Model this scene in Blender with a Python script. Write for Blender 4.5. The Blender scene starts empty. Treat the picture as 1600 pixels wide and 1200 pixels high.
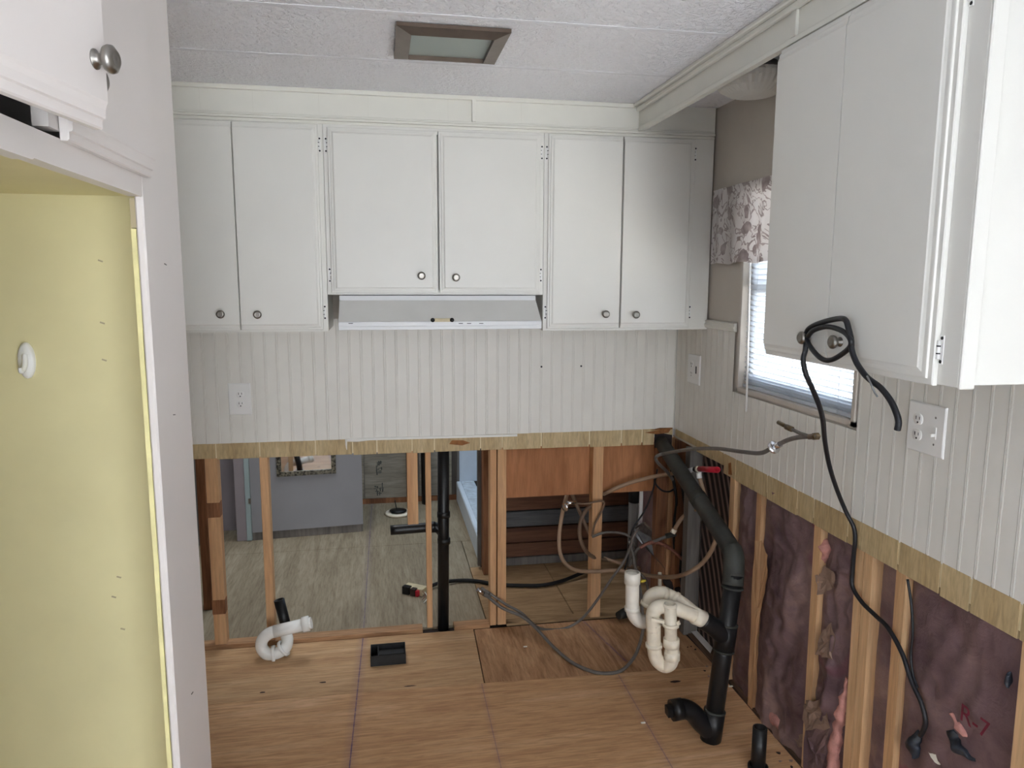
import bpy, bmesh, math, random
from mathutils import Vector, Matrix, noise
random.seed(7)
S = bpy.context.scene
COL = S.collection
# ---------------------------------------------------------------- camera
YAW, PITCH, ROLL, FPX = .1789, .1408, .0038, 1140.0
CAM = Vector((0, -3.2, 1.615))
_f = Vector((math.sin(YAW)*math.cos(PITCH), math.cos(YAW)*math.cos(PITCH), -math.sin(PITCH)))
_r = Vector((math.cos(YAW), -math.sin(YAW), 0)); _u = _r.cross(_f)
R_ = _r*math.cos(ROLL) + _u*math.sin(ROLL); U_ = -_r*math.sin(ROLL) + _u*math.cos(ROLL)
cd = bpy.data.cameras.new('camera'); cd.sensor_width = 36; cd.lens = FPX/1600*36; cd.clip_start = .02
cam = bpy.data.objects.new('camera', cd); COL.objects.link(cam); S.camera = cam
m = Matrix((R_, U_, -_f)).transposed().to_4x4(); m.translation = CAM; cam.matrix_world = m
def at(px, py, ax, v):
    """measured photo point -> place in the room, on the plane ax = v (metres)"""
    d = R_*((px-800)/FPX) - U_*((py-600)/FPX) + _f
    i = 'xyz'.index(ax); return CAM + d*((v-CAM[i])/d[i])
# ---------------------------------------------------------------- world, lights, exposure
S.view_settings.view_transform = 'Standard'; S.view_settings.look = 'None'
S.view_settings.exposure = .12; S.view_settings.gamma = 1; S.view_settings.use_curve_mapping = False
W = bpy.data.worlds.new('sky'); S.world = W; W.use_nodes = True
bgn = W.node_tree.nodes['Background']; bgn.inputs[0].default_value = (.86, .93, 1, 1); bgn.inputs[1].default_value = 5.0
def area(name, loc, direction, sx, sy, power, col=(1, 1, 1)):
    l = bpy.data.lights.new(name, 'AREA'); l.shape = 'RECTANGLE'; l.size = sx; l.size_y = sy; l.energy = power; l.color = col
    o = bpy.data.objects.new(name, l); COL.objects.link(o); o.location = loc
    o.rotation_euler = Vector(direction).to_track_quat('-Z', 'Y').to_euler(); return o
sl = bpy.data.lights.new('sun', 'SUN'); sl.energy = 60; sl.angle = .02; sl.color = (1, .98, .95)  # added so its patch on the unseen floor bounces light to the ceiling
so_ = bpy.data.objects.new('sun', sl); COL.objects.link(so_); so_.rotation_euler = Vector((-.36, -.42, -.84)).to_track_quat('-Z', 'Y').to_euler()
area('rear_window_daylight', (.62, -8.4, 1.2), (0, 1, .2), 1.45, 1.7, 56, (.98, .985, .99))
area('dining_window_daylight', (1.33, -5.1, 1.4), (-1, .1, .1), 1.5, 1.1, 5, (.92, .96, 1))
area('living_window_daylight', (-2.9, -5.2, 1.3), (1, .2, .2), 1.7, 1.2, 1.5, (.92, .96, 1))
area('bathroom_fill', (-.35, .95, 2.25), (0, 0, -1), 1.0, 1.2, 18, (.97, .98, 1))  # overhead fill added to brighten the bathroom
area('shower_skylight', (.9, 1.4, 2.25), (0, 0, -1), .5, .8, 9, (.6, .8, 1))
# ---------------------------------------------------------------- materials
def lin(c): return tuple(((x/255+.055)/1.055)**2.4 if x > 10 else x/255/12.92 for x in c) + (1,)
class NT:
    def __init__(s, name, rough=.5, metal=0, spec=.4):
        s.m = bpy.data.materials.new(name); s.m.use_nodes = True; s.t = s.m.node_tree; s.b = s.t.nodes['Principled BSDF']
        s.b.inputs['Roughness'].default_value = rough; s.b.inputs['Metallic'].default_value = metal; s.b.inputs['Specular IOR Level'].default_value = spec
    def n(s, typ, **kw):
        o = s.t.nodes.new(typ)
        for k, v in kw.items(): setattr(o, k, v)
        return o
    def l(s, a, b): s.t.links.new(a, b)
    def coord(s, scale=(1, 1, 1), world=False, rot=(0, 0, 0)):
        mp = s.n('ShaderNodeMapping'); mp.inputs['Scale'].default_value = scale; mp.inputs['Rotation'].default_value = rot
        if world: s.l(s.n('ShaderNodeNewGeometry').outputs['Position'], mp.inputs[0])
        else:
            tc = s.n('ShaderNodeTexCoord'); oi = s.n('ShaderNodeObjectInfo'); ml = s.n('ShaderNodeVectorMath', operation='SCALE')
            cx = s.n('ShaderNodeCombineXYZ'); 
            for i in range(3): s.l(oi.outputs['Random'], cx.inputs[i])
            s.l(cx.outputs[0], ml.inputs[0]); ml.inputs['Scale'].default_value = 37
            ad = s.n('ShaderNodeVectorMath', operation='ADD'); s.l(tc.outputs['Object'], ad.inputs[0]); s.l(ml.outputs[0], ad.inputs[1]); s.l(ad.outputs[0], mp.inputs[0])
        return mp.outputs[0]
    def noise(s, vec, scale, detail=4, rough=.55, dist=0):
        o = s.n('ShaderNodeTexNoise'); o.inputs['Scale'].default_value = scale; o.inputs['Detail'].default_value = detail
        o.inputs['Roughness'].default_value = rough; o.inputs['Distortion'].default_value = dist; s.l(vec, o.inputs['Vector']); return o.outputs[0]
    def ramp(s, fac, stops):
        o = s.n('ShaderNodeValToRGB'); e = o.color_ramp.elements
        while len(e) < len(stops): e.new(.5)
        for x, (p, c) in zip(e, stops): x.position = p; x.color = c
        s.l(fac, o.inputs[0]); return o.outputs[0]
    def mix(s, fac, a, b, mode='MIX'):
        o = s.n('ShaderNodeMix', data_type='RGBA', blend_type=mode)
        for i, v in ((0, fac), (6, a), (7, b)):
            if hasattr(v, 'links'): s.l(v, o.inputs[i])
            else: o.inputs[i].default_value = v
        return o.outputs[2]
    def math(s, op, a, b=None):
        o = s.n('ShaderNodeMath', operation=op)
        for i, v in ((0, a), (1, b)):
            if v is None: continue
            if hasattr(v, 'links'): s.l(v, o.inputs[i])
            else: o.inputs[i].default_value = v
        return o.outputs[0]
    def col(s, c):
        if hasattr(c, 'links'): s.l(c, s.b.inputs['Base Color'])
        else: s.b.inputs['Base Color'].default_value = c
    def bump(s, h, strength, dist):
        o = s.n('ShaderNodeBump'); o.inputs['Strength'].default_value = strength; o.inputs['Distance'].default_value = dist
        s.l(h, o.inputs['Height']); s.l(o.outputs[0], s.b.inputs['Normal'])
M = {}
def plain(k, c, rough=.5, metal=0, var=.06, scale=9, bump=0, bscale=200, spec=.4):
    t = NT(k, rough, metal, spec); v = t.coord(); c = lin(c)
    d = tuple(x*(1-var*2.2) for x in c[:3])+(1,)
    t.col(t.ramp(t.noise(v, scale, 5), [(.3, d), (.65, c)]))
    if bump: t.bump(t.noise(v, bscale, 3), bump, .002)
    M[k] = t.m; return t
def wood(k, c1, c2, axis='z', scale=26, stretch=.07, rough=.65, contrast=(.32, .68), world=False, dist=1.2, fine=.35):
    t = NT(k, rough, 0, .25); sc = [1, 1, 1]; sc['xyz'.index(axis)] = stretch
    v = t.coord(sc, world); c1, c2 = lin(c1), lin(c2)
    big = t.ramp(t.noise(v, scale*.35, 3, .5, dist), [(contrast[0], c1), (contrast[1], c2)])
    f = t.ramp(t.noise(v, scale*4, 5, .6, .3), [(.35, (1-fine,)*3+(1,)), (.62, (1, 1, 1, 1))])
    c = t.mix(1.0, big, f, 'MULTIPLY'); t.col(c); t.bump(t.noise(v, scale*4, 4), .12, .002); M[k] = t.m; t.c = c; return t
plain('cabinet_paint', (231, 229, 222), .38, var=.015, scale=5, bump=.05, bscale=420)
plain('bead_paint', (233, 230, 222), .42, var=.03, scale=6)
plain('joint_line', (220, 217, 206), .5, var=.01)
plain('trim_paint', (231, 229, 219), .4, var=.015)
plain('enclosure_paint', (226, 219, 215), .42, var=.015, scale=4)
plain('bounce_floor', (226, 232, 240), .5, var=.02)  # unseen floor behind the camera, coloured pale to bounce light upward
plain('low_bounce_wall', (146, 142, 140), .7, var=.01)  # unseen walls, greyed to cut the light they bounce
plain('mauve_wall', (204, 196, 185), .7, var=.02)
plain('grey_wall', (150, 150, 154), .7, var=.03, scale=5)
plain('lilac_wall', (158, 150, 155), .7, var=.03)
plain('jamb_blue', (165, 182, 184), .5, var=.04)
plain('yellow_paint', (232, 222, 174), .55, var=.05, scale=3.5)
plain('yellow_edge', (240, 230, 170), .7, var=.08, scale=20)
plain('white_plastic', (240, 239, 236), .3, var=.01)
plain('pvc_white', (242, 241, 236), .25, var=.02)
plain('pvc_ivory', (238, 232, 220), .3, var=.05, scale=30)
plain('pvc_cream', (236, 226, 206), .32, var=.07, scale=30)
plain('abs_black', (24, 25, 27), .38, var=.15, scale=40)
plain('abs_dusty', (58, 60, 56), .6, var=.25, scale=14)
plain('cord_black', (24, 25, 30), .45, var=.05)
plain('rubber_black', (18, 18, 20), .7, var=.1)
plain('hose_grey', (112, 106, 100), .5, var=.12, scale=40)
plain('hose_tan', (166, 138, 112), .45, var=.1, scale=14)
plain('hose_brown', (128, 104, 84), .5, var=.1, scale=14)
plain('dark_cavity', (44, 36, 36), .9, var=.2)
plain('dark_wood', (62, 44, 38), .8, var=.2)
plain('metal_nickel', (150, 146, 140), .34, 1, var=.05, scale=30)
plain('metal_bronze', (116, 102, 92), .36, 1, var=.12, scale=14)
plain('chrome', (225, 225, 228), .12, 1, var=.02)
plain('brass', (122, 104, 80), .45, .8, var=.15, scale=40)
plain('galvanised', (176, 180, 182), .38, 1, var=.2, scale=30)
plain('copper_hose', (162, 108, 92), .45, .3, var=.15, scale=60)
plain('red_plastic', (186, 34, 52), .35, var=.05)
plain('yellow_brass', (200, 180, 60), .4, .4, var=.1)
plain('hood_metal', (224, 225, 226), .32, var=.015)
plain('hood_front', (226, 225, 221), .42, var=.02)
plain('blind_white', (245, 246, 248), .4, var=.01)
plain('window_frame', (206, 198, 188), .5, var=.05)
plain('shower_white', (216, 226, 236), .4, var=.03)
plain('shower_dirty', (206, 218, 228), .5, var=.16, scale=22)
plain('ply_edge_dark', (52, 42, 38), .9, var=.2)
plain('foam_pink', (206, 148, 138), .95, var=.16, scale=30, bump=.8, bscale=140)
plain('foil_black', (46, 52, 62), .5, var=.4, scale=40)
plain('box_black', (40, 41, 42), .55, var=.3, scale=26)
plain('slot_black', (14, 14, 15), .6, var=0)
plain('beige_box', (214, 200, 164), .5, var=.1, scale=30)
plain('ink_grey', (92, 96, 92), .8, var=.35, scale=60)
plain('ink_red', (124, 40, 58), .8, var=.2, scale=60)
plain('debris_light', (230, 224, 210), .7, var=.05)
plain('outdoor_ground', (190, 190, 186), .9, var=.1, scale=2)
plain('exterior_siding', (205, 208, 208), .7, var=.03)
plain('caulk_white', (240, 238, 232), .5, var=.02)
plain('tear_wood', (158, 104, 58), .8, var=.2, scale=60)
wood('lumber', (204, 156, 112), (224, 182, 138), 'z', fine=.2)
wood('lumber_pale', (206, 162, 118), (226, 188, 144), 'z', fine=.2)
wood('lumber_dark', (116, 76, 52), (162, 112, 78), 'z')
wood('lumber_x', (170, 126, 90), (200, 156, 116), 'x', fine=.4)
wood('lumber_y', (96, 76, 62), (140, 110, 86), 'y', fine=.4)
wood('plank_dark', (88, 58, 44), (124, 86, 64), 'x', scale=22)
wood('plank_grey', (78, 80, 84), (104, 106, 108), 'x', scale=18)
wood('orange_ply', (164, 108, 70), (190, 132, 90), 'z', scale=16, stretch=.12, fine=.22)
t = wood('band_grain', (190, 166, 124), (210, 188, 146), 'z', scale=30, stretch=.16, fine=.26, rough=.5)
wood('groove_pale', (222, 206, 166), (236, 222, 186), 'z', fine=.1)
wood('far_ply', (138, 132, 120), (168, 160, 146), 'x', scale=20, stretch=.1, fine=.3)
wood('left_ply', (104, 100, 96), (132, 126, 120), 'z', scale=14, fine=.3)
# stained sheathing with combed pale grain
t = NT('sheathing_black', .7, 0, .2); v = t.coord((1, 1, .6), False, (.7, 0, 0))
w = t.n('ShaderNodeTexWave', wave_type='BANDS', bands_direction='Y'); w.inputs['Scale'].default_value = 8; w.inputs['Distortion'].default_value = 7
w.inputs['Detail'].default_value = 1; w.inputs['Detail Scale'].default_value = .28; t.l(v, w.inputs['Vector'])
t.col(t.ramp(w.outputs['Fac'], [(.4, lin((44, 38, 40))), (.9, lin((136, 118, 112)))])); t.bump(w.outputs['Fac'], .3, .003); M['sheathing_black'] = t.m
# kraft paper facing
t = NT('kraft_paper', .5, 0, .35); v = t.coord()
c = t.ramp(t.noise(v, 5, 6, .6, .6), [(.3, lin((92, 71, 76))), (.55, lin((122, 98, 98))), (.75, lin((158, 130, 120)))])
pr = t.ramp(t.noise(v, 3.2, 2, .4, 1.5), [(.66, (0, 0, 0, 1)), (.72, (1, 1, 1, 1))])
c = t.mix(t.math('MULTIPLY', pr, .55), c, lin((122, 56, 76))); t.col(c); t.bump(t.noise(v, 26, 6, .65, .8), .6, .006); M['kraft_paper'] = t.m
plain('bare_board', (186, 172, 140), .8, var=.06)
plain('kraft_pale', (150, 124, 108), .6, var=.12, scale=12, bump=.4, bscale=40)
# ceiling stipple
t = NT('ceiling_stipple', .75, 0, .3); v = t.coord((1, 1, 1), True)
h = t.noise(v, 55, 3, .6, .6); hr = t.ramp(h, [(.45, (0, 0, 0, 1)), (.6, (1, 1, 1, 1))]); t.col(lin((250, 250, 254))); t.bump(hr, .8, .005); M['ceiling_stipple'] = t.m
t = plain('ceiling_batten', (236, 236, 240), .6, var=.01)
# floor plywood: chalk lines and stains are marks on the wood itself
def ply(k, c1, c2, c3, sc, scale, chalk, dist=1.5, greyspots=0, rot=0):
    t = NT(k, .62, 0, .25); v = t.coord(sc, True, (0, 0, rot))
    big = t.ramp(t.noise(v, scale, 5, .55, dist), [(.3, lin(c1)), (.5, lin(c2)), (.72, lin(c3))])
    f = t.ramp(t.noise(v, scale*9, 6, .68, .5), [(.3, (.66, .62, .58, 1)), (.58, (1, 1, 1, 1))])
    c = t.mix(1.0, big, f, 'MULTIPLY')
    pv = t.coord((1, 1, 1), True)
    sp = t.ramp(t.noise(pv, 9, 6, .7, 1), [(.70, (0, 0, 0, 1)), (.78, (1, 1, 1, 1))]); c = t.mix(t.math('MULTIPLY', sp, .5+greyspots), c, lin((86, 70, 58)))
    sep = t.n('ShaderNodeSeparateXYZ'); t.l(t.n('ShaderNodeNewGeometry').outputs['Position'], sep.inputs[0])
    x, y = sep.outputs[0], sep.outputs[1]
    for x0, slope, wd, op, y0, y1 in chalk:
        off = t.math('ABSOLUTE', t.math('SUBTRACT', t.math('SUBTRACT', x, t.math('MULTIPLY', y, slope)), x0))
        for ww, oo in ((wd, op), (wd*9, op*.28)):
            k1 = t.math('SUBTRACT', 1.0, t.math('DIVIDE', off, ww)); k1.node.use_clamp = True
            nz = t.ramp(t.noise(pv, 40, 4, .7), [(.25, (.35,)*3+(1,)), (.6, (1, 1, 1, 1))])
            inside = t.math('MULTIPLY', t.math('GREATER_THAN', y, y0), t.math('LESS_THAN', y, y1))
            c = t.mix(t.math('MULTIPLY', t.math('MULTIPLY', t.math('MULTIPLY', k1, nz), oo), inside), c, lin((74, 62, 116)))
    t.col(c); t.bump(t.noise(v, scale*7, 4), .15, .002); M[k] = t.m; return t
CH = [(-.107, .028, .0035, .95, -2, .01), (.379, .012, .0025, .5, -2, -.47), (.947, .013, .003, .55, -2, -.5)]
ply('floor_ply', (196, 150, 110), (214, 170, 126), (226, 186, 146), (.22, 2.6, 1), 4.5, CH, 1.2)
ply('floor_ply_left', (190, 150, 110), (206, 168, 126), (220, 186, 146), (.22, 2.6, 1), 4.0, CH[:1], 1.2)
ply('floor_ply_corner', (162, 120, 86), (188, 146, 108), (204, 164, 126), (3.0, .35, 1), 3.6, [(.93, -.2, .008, .5, -.4, 0)], 2.2, rot=.35)
ply('bath_ply', (134, 122, 102), (154, 142, 120), (172, 160, 138), (2.6, .25, 1), 4.0, [(-.107, .01, .003, .6, .06, 3)], 1.2, .2)
ply('cavity_ply', (140, 112, 82), (172, 142, 106), (196, 168, 132), (.35, 2.4, 1), 3.0, [], 1.2, .1)
# curtain: pale cloth with mauve scrolls
t = NT('floral_cloth', .8, 0, .2); v = t.coord((1, 1, 1), True)
n1 = t.noise(v, 9, 2, .5, 3.2); ring = t.math('ABSOLUTE', t.math('SUBTRACT', n1, .5)); stem = t.math('LESS_THAN', ring, .03)
vo = t.n('ShaderNodeTexVoronoi'); vo.inputs['Scale'].default_value = 11; 
nv = t.n('ShaderNodeTexNoise'); nv.inputs['Scale'].default_value = 16; t.l(v, nv.inputs['Vector'])
ad = t.n('ShaderNodeVectorMath', operation='MULTIPLY_ADD'); ad.inputs[1].default_value = (.06,)*3; t.l(nv.outputs[1], ad.inputs[0]); t.l(v, ad.inputs[2]); t.l(ad.outputs[0], vo.inputs['Vector'])
leaf = t.math('LESS_THAN', vo.outputs['Distance'], .31); msk = t.math('MAXIMUM', stem, leaf)
tone = t.ramp(t.noise(v, 30, 3), [(.35, lin((172, 160, 158))), (.65, lin((206, 196, 194)))])
t.col(t.mix(msk, lin((236, 232, 230)), tone))
tr = t.n('ShaderNodeBsdfTranslucent'); t.l(t.b.inputs['Base Color'].links[0].from_socket, tr.inputs[0]); mx = t.n('ShaderNodeMixShader'); mx.inputs[0].default_value = .45
t.l(t.b.outputs[0], mx.inputs[1]); t.l(tr.outputs[0], mx.inputs[2]); t.l(mx.outputs[0], t.t.nodes['Material Output'].inputs[0]); M['floral_cloth'] = t.m
t = NT('blind_white', .4); t.col(lin((244, 246, 249))); tr = t.n('ShaderNodeBsdfTranslucent'); tr.inputs[0].default_value = (.9, .94, 1, 1); mx = t.n('ShaderNodeMixShader'); mx.inputs[0].default_value = .45
t.l(t.b.outputs[0], mx.inputs[1]); t.l(tr.outputs[0], mx.inputs[2]); t.l(mx.outputs[0], t.t.nodes['Material Output'].inputs[0]); M['blind_white'] = t.m
t = NT('mirror_silver', .03, 1); t.col((.85, .85, .85, 1)); M['mirror_silver'] = t.m
t = NT('frame_carved', .5, .5); v = t.coord(); t.col(t.ramp(t.noise(v, 70, 4), [(.4, lin((36, 34, 30))), (.65, lin((130, 124, 108)))])); M['frame_carved'] = t.m
t = NT('frosted_glass', .5, 0); t.col(lin((186, 198, 192))); t.b.inputs['Transmission Weight'].default_value = .25; M['frosted_glass'] = t.m
t = NT('dome_glass', .35, 0); t.col(lin((232, 230, 222))); t.b.inputs['Transmission Weight'].default_value = .2; M['dome_glass'] = t.m
t = NT('clear_glass', .02, 0); t.b.inputs['Transmission Weight'].default_value = 1; t.b.inputs['IOR'].default_value = 1.02; t.col((1, 1, 1, 1)); M['clear_glass'] = t.m
# ---------------------------------------------------------------- mesh helpers
class MB:
    def __init__(s): s.v = []; s.f = []; s.sm = []
    def add(s, vs, fs, smooth=False):
        o = len(s.v); s.v += [Vector(x) for x in vs]; s.f += [tuple(i+o for i in f) for f in fs]; s.sm += [smooth]*len(fs); return s
    def box(s, a, b, bev=0):
        a = Vector(a); b = Vector(b); lo = Vector(map(min, a, b)); hi = Vector(map(max, a, b))
        if bev <= 0:
            vs = [(x, y, z) for x in (lo.x, hi.x) for y in (lo.y, hi.y) for z in (lo.z, hi.z)]
            return s.add(vs, [(0, 1, 3, 2), (4, 6, 7, 5), (0, 4, 5, 1), (2, 3, 7, 6), (0, 2, 6, 4), (1, 5, 7, 3)])
        bm = bmesh.new(); bmesh.ops.create_cube(bm, size=1)
        for q in bm.verts: q.co = Vector(((q.co.x+.5)*(hi.x-lo.x)+lo.x, (q.co.y+.5)*(hi.y-lo.y)+lo.y, (q.co.z+.5)*(hi.z-lo.z)+lo.z))
        bmesh.ops.bevel(bm, geom=bm.edges[:], offset=bev, segments=1, affect='EDGES'); bm.verts.index_update()
        s.add([q.co.copy() for q in bm.verts], [tuple(q.index for q in f.verts) for f in bm.faces]); bm.free(); return s
    def beam(s, p, q, w, d, up=(0, 0, 1)):
        """bar of section w x d from p to q"""
        p = Vector(p); q = Vector(q); t = (q-p).normalized(); a = t.cross(Vector(up))
        a = a.normalized() if a.length > 1e-4 else Vector((1, 0, 0)); b = a.cross(t).normalized()
        vs = [c+a*i*w/2+b*j*d/2 for c in (p, q) for i, j in ((-1, -1), (1, -1), (1, 1), (-1, 1))]
        return s.add(vs, [(3, 2, 1, 0), (4, 5, 6, 7), (0, 1, 5, 4), (1, 2, 6, 5), (2, 3, 7, 6), (3, 0, 4, 7)])
    def tube(s, pts, r, seg=12, smooth=5, hollow=(0, 0), cap=True):
        pts = [Vector(p) for p in pts]; rr = r if hasattr(r, '__len__') else [r]*len(pts)
        if smooth and len(pts) > 2:
            o = []; ro = []
            for i in range(len(pts)-1):
                p0, p1, p2, p3 = pts[max(i-1, 0)], pts[i], pts[i+1], pts[min(i+2, len(pts)-1)]
                for k in range(smooth):
                    u = k/smooth; o.append(.5*((2*p1)+(p2-p0)*u+(2*p0-5*p1+4*p2-p3)*u*u+(3*p1-p0-3*p2+p3)*u**3)); ro.append(rr[i]*(1-u)+rr[i+1]*u)
            o.append(pts[-1]); ro.append(rr[-1]); pts, rr = o, ro
        n = len(pts); T = [(pts[min(i+1, n-1)]-pts[max(i-1, 0)]).normalized() for i in range(n)]
        a = T[0].cross(Vector((0, 0, 1))); a = a.normalized() if a.length > 1e-3 else Vector((1, 0, 0))
        rings = []
        for i in range(n):
            a = (a-T[i]*a.dot(T[i])).normalized(); b = T[i].cross(a); rings.append((pts[i], a.copy(), b, rr[i]))
        if hollow[0]: rings = [(pts[0]+T[0]*.04, rings[0][1], rings[0][2], rr[0]*.8), (pts[0], rings[0][1], rings[0][2], rr[0]*.8)]+rings
        if hollow[1]: rings = rings+[(pts[-1], rings[-1][1], rings[-1][2], rr[-1]*.8), (pts[-1]-T[-1]*.04, rings[-1][1], rings[-1][2], rr[-1]*.8)]
        vs = [p+(x*math.cos(2*math.pi*k/seg)+y*math.sin(2*math.pi*k/seg))*q for p, x, y, q in rings for k in range(seg)]
        fs = [(i*seg+k, i*seg+(k+1) % seg, (i+1)*seg+(k+1) % seg, (i+1)*seg+k) for i in range(len(rings)-1) for k in range(seg)]
        s.add(vs, fs, True)
        if cap:
            o = len(s.v)-len(vs); s.f += [tuple(o+k for k in reversed(range(seg))), tuple(o+(len(rings)-1)*seg+k for k in range(seg))]; s.sm += [False, False]
        return s
    def lathe(s, c, axis, prof, seg=24):
        c = Vector(c); t = Vector(axis).normalized(); a = t.cross(Vector((0, 0, 1))); a = a.normalized() if a.length > 1e-3 else Vector((1, 0, 0)); b = t.cross(a)
        vs = [c+t*h+(a*math.cos(2*math.pi*k/seg)+b*math.sin(2*math.pi*k/seg))*max(r, 1e-5) for r, h in prof for k in range(seg)]
        return s.add(vs, [(i*seg+k, i*seg+(k+1) % seg, (i+1)*seg+(k+1) % seg, (i+1)*seg+k) for i in range(len(prof)-1) for k in range(seg)], True)
    def prism(s, poly, ext):
        n = len(poly); e = Vector(ext); vs = [Vector(p) for p in poly]+[Vector(p)+e for p in poly]
        return s.add(vs, [tuple(range(n)), tuple(range(2*n-1, n-1, -1))]+[((i+1) % n, i, n+i, n+(i+1) % n) for i in range(n)])
    def grid(s, fn, nu, nv, thick=None):
        vs = [fn(i/nu, j/nv) for j in range(nv+1) for i in range(nu+1)]
        return s.add(vs, [(j*(nu+1)+i, j*(nu+1)+i+1, (j+1)*(nu+1)+i+1, (j+1)*(nu+1)+i) for j in range(nv) for i in range(nu)], True)
    def build(s, name, mat, parent=None, **kw):
        lo = Vector([min(q[i] for q in s.v) for i in range(3)]); hi = Vector([max(q[i] for q in s.v) for i in range(3)])
        org = Vector(((lo.x+hi.x)/2, (lo.y+hi.y)/2, lo.z)); me = bpy.data.meshes.new(name)
        me.from_pydata([q-org for q in s.v], [], s.f)
        bm = bmesh.new(); bm.from_mesh(me); bmesh.ops.recalc_face_normals(bm, faces=bm.faces); bm.to_mesh(me); bm.free()
        me.polygons.foreach_set('use_smooth', s.sm[:len(me.polygons)]); me.materials.append(M[mat]); me.update()
        return link(name, me, org, parent, **kw)
WP = {}
def link(name, data, org, parent=None, label=None, cat=None, group=None, kind=None):
    o = bpy.data.objects.new(name, data); COL.objects.link(o); WP[o] = Vector(org)
    if parent: o.parent = parent; o.location = Vector(org)-WP[parent]
    else: o.location = org
    if label: o['label'] = label
    if cat: o['category'] = cat
    if group: o['group'] = group
    if kind: o['kind'] = kind
    return o
def thing(name, loc, label, cat, group=None): 
    o = link(name, None, loc, None, label, cat, group); o.empty_display_size = .05; return o
def B(name, a, b, mat, parent=None, bev=0, **kw): return MB().box(a, b, bev).build(name, mat, parent, **kw)
def struct(name, loc): return link(name, None, loc, kind='structure')
H = 2.308; XR = 1.355; ZB = .925; ZP = .848     # ceiling, right wall, bottom of beadboard, bottom of panelling
# ================================================================ STRUCTURE
# ---- floor
fl = MB().box((-3.1, -8.7, -.06), (1.46, 2.15, -.018)).build('floor', 'ply_edge_dark', kind='structure')
def sheet(x0, y0, x1, y1, m, z=0): return B('plywood_sheet', (x0, y0, z-.018), (x1, y1, z), m, fl, .0012)
MB().prism([(-1.12, -.4235, -.018), (.3835, -.4665, -.018), (.3985, -.002, -.018), (-1.12, -.002, -.018)], (0, 0, .018)).build('plywood_sheet', 'floor_ply_left', fl); MB().prism([(.3885, -.4665, -.018), (1.36, -.503, -.018), (1.425, -.50, -.018), (1.425, -.002, -.018), (.4035, -.002, -.018)], (0, 0, .0155)).build('plywood_sheet', 'floor_ply_corner', fl)
MB().prism([(-1.12, -1.67, -.018), (1.36, -1.67, -.018), (1.36, -.505, -.018), (.38, -.468, -.018), (-1.12, -.425, -.018)], (0, 0, .018)).build('plywood_sheet', 'floor_ply', fl)
sheet(-1.12, -2.9, 1.36, -1.674, 'floor_ply'); sheet(-3.0, -8.5, 1.36, -2.904, 'bounce_floor')  # second sheet is the unseen pale floor for bounced light
sheet(-1.12, .064, .47, 1.17, 'bath_ply', -.002); sheet(-1.12, 1.174, .56, 2.06, 'bath_ply', -.002); sheet(.474, .744, .535, 1.17, 'bath_ply', -.002); sheet(.474, .064, .9, .74, 'cavity_ply', -.002); sheet(.904, .064, 1.43, .74, 'cavity_ply', -.002)
# ---- ceiling
ce = MB().box((-3.1, -8.7, H+.012), (1.46, 2.15, H+.05)).build('ceiling', 'ceiling_batten', kind='structure')
ys = [at(831, 34, 'z', H).y, at(812, 106, 'z', H).y]; pitch = ys[1]-ys[0]
seams = sorted([ys[1]+pitch*k for k in range(-20, 6)])
for a, b in zip(seams[:-1], seams[1:]):
    B('ceiling_panel', (-3.0, a+.002, H), (1.43, b-.002, H+.012), 'ceiling_stipple', ce)
    B('batten', (-3.0, b-.010, H-.0012), (1.36, b+.010, H+.0005), 'ceiling_batten', ce)
# ---- back wall: framing, panelling and beadboard
wb = MB().box((-1.12, .008, ZP+.035), (1.36, .064, H)).build('wall_back', 'mauve_wall', kind='structure')
PITCH_B = .0497; prof = [(0, .0018), (.0012, .0002), (.0024, .0018), (.0052, .0021), (.0082, .0018), (.0094, .0002), (.0106, .0018), (PITCH_B-.0003, .0018)]
def bead_mesh(h):
    n = len(prof); vs = [(u-PITCH_B/2, -d-.003, z) for z in (0, h) for u, d in prof]+[(u-PITCH_B/2, .002, z) for z in (0, h) for u in (0, PITCH_B-.0003)]
    fs = [(i, i+1, n+i+1, n+i) for i in range(n-1)]
    me = bpy.data.meshes.new('beadboard'); me.from_pydata(vs, [], fs+[tuple(reversed(range(n)))+(2*n, 2*n+1), tuple(range(n, 2*n))+(2*n+3, 2*n+2)]); me.materials.append(M['bead_paint']); return me
bm_back = bead_mesh(1.45-ZB)
nb = int((1.353+1.1)/PITCH_B)
for i in range(nb):
    o = link('beadboard', bm_back, (1.353-PITCH_B*(i+.5), .004, ZB+random.uniform(0, .0015)), wb)
gx = [at(p, 700, 'y', 0).x for p in (337, 405.6, 493, 551, 589, 644, 679, 751, 785, 846, 921, 971, 1003)]
gx = [-1.1, -.86]+gx+[1.263]
B('groove_backing', (-1.1, .0032, ZP+.014), (1.262, .011, ZB+.003), 'groove_pale', wb)
for a, b in zip(gx[:-1], gx[1:]):
    B('panelling_board', (a+.0030, .0012, ZP+.012*(1-(a+1)/2.3)+random.uniform(-.002, .002)), (b-.0030, .0085, ZB+.004), 'band_grain', wb, .0008)
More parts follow.
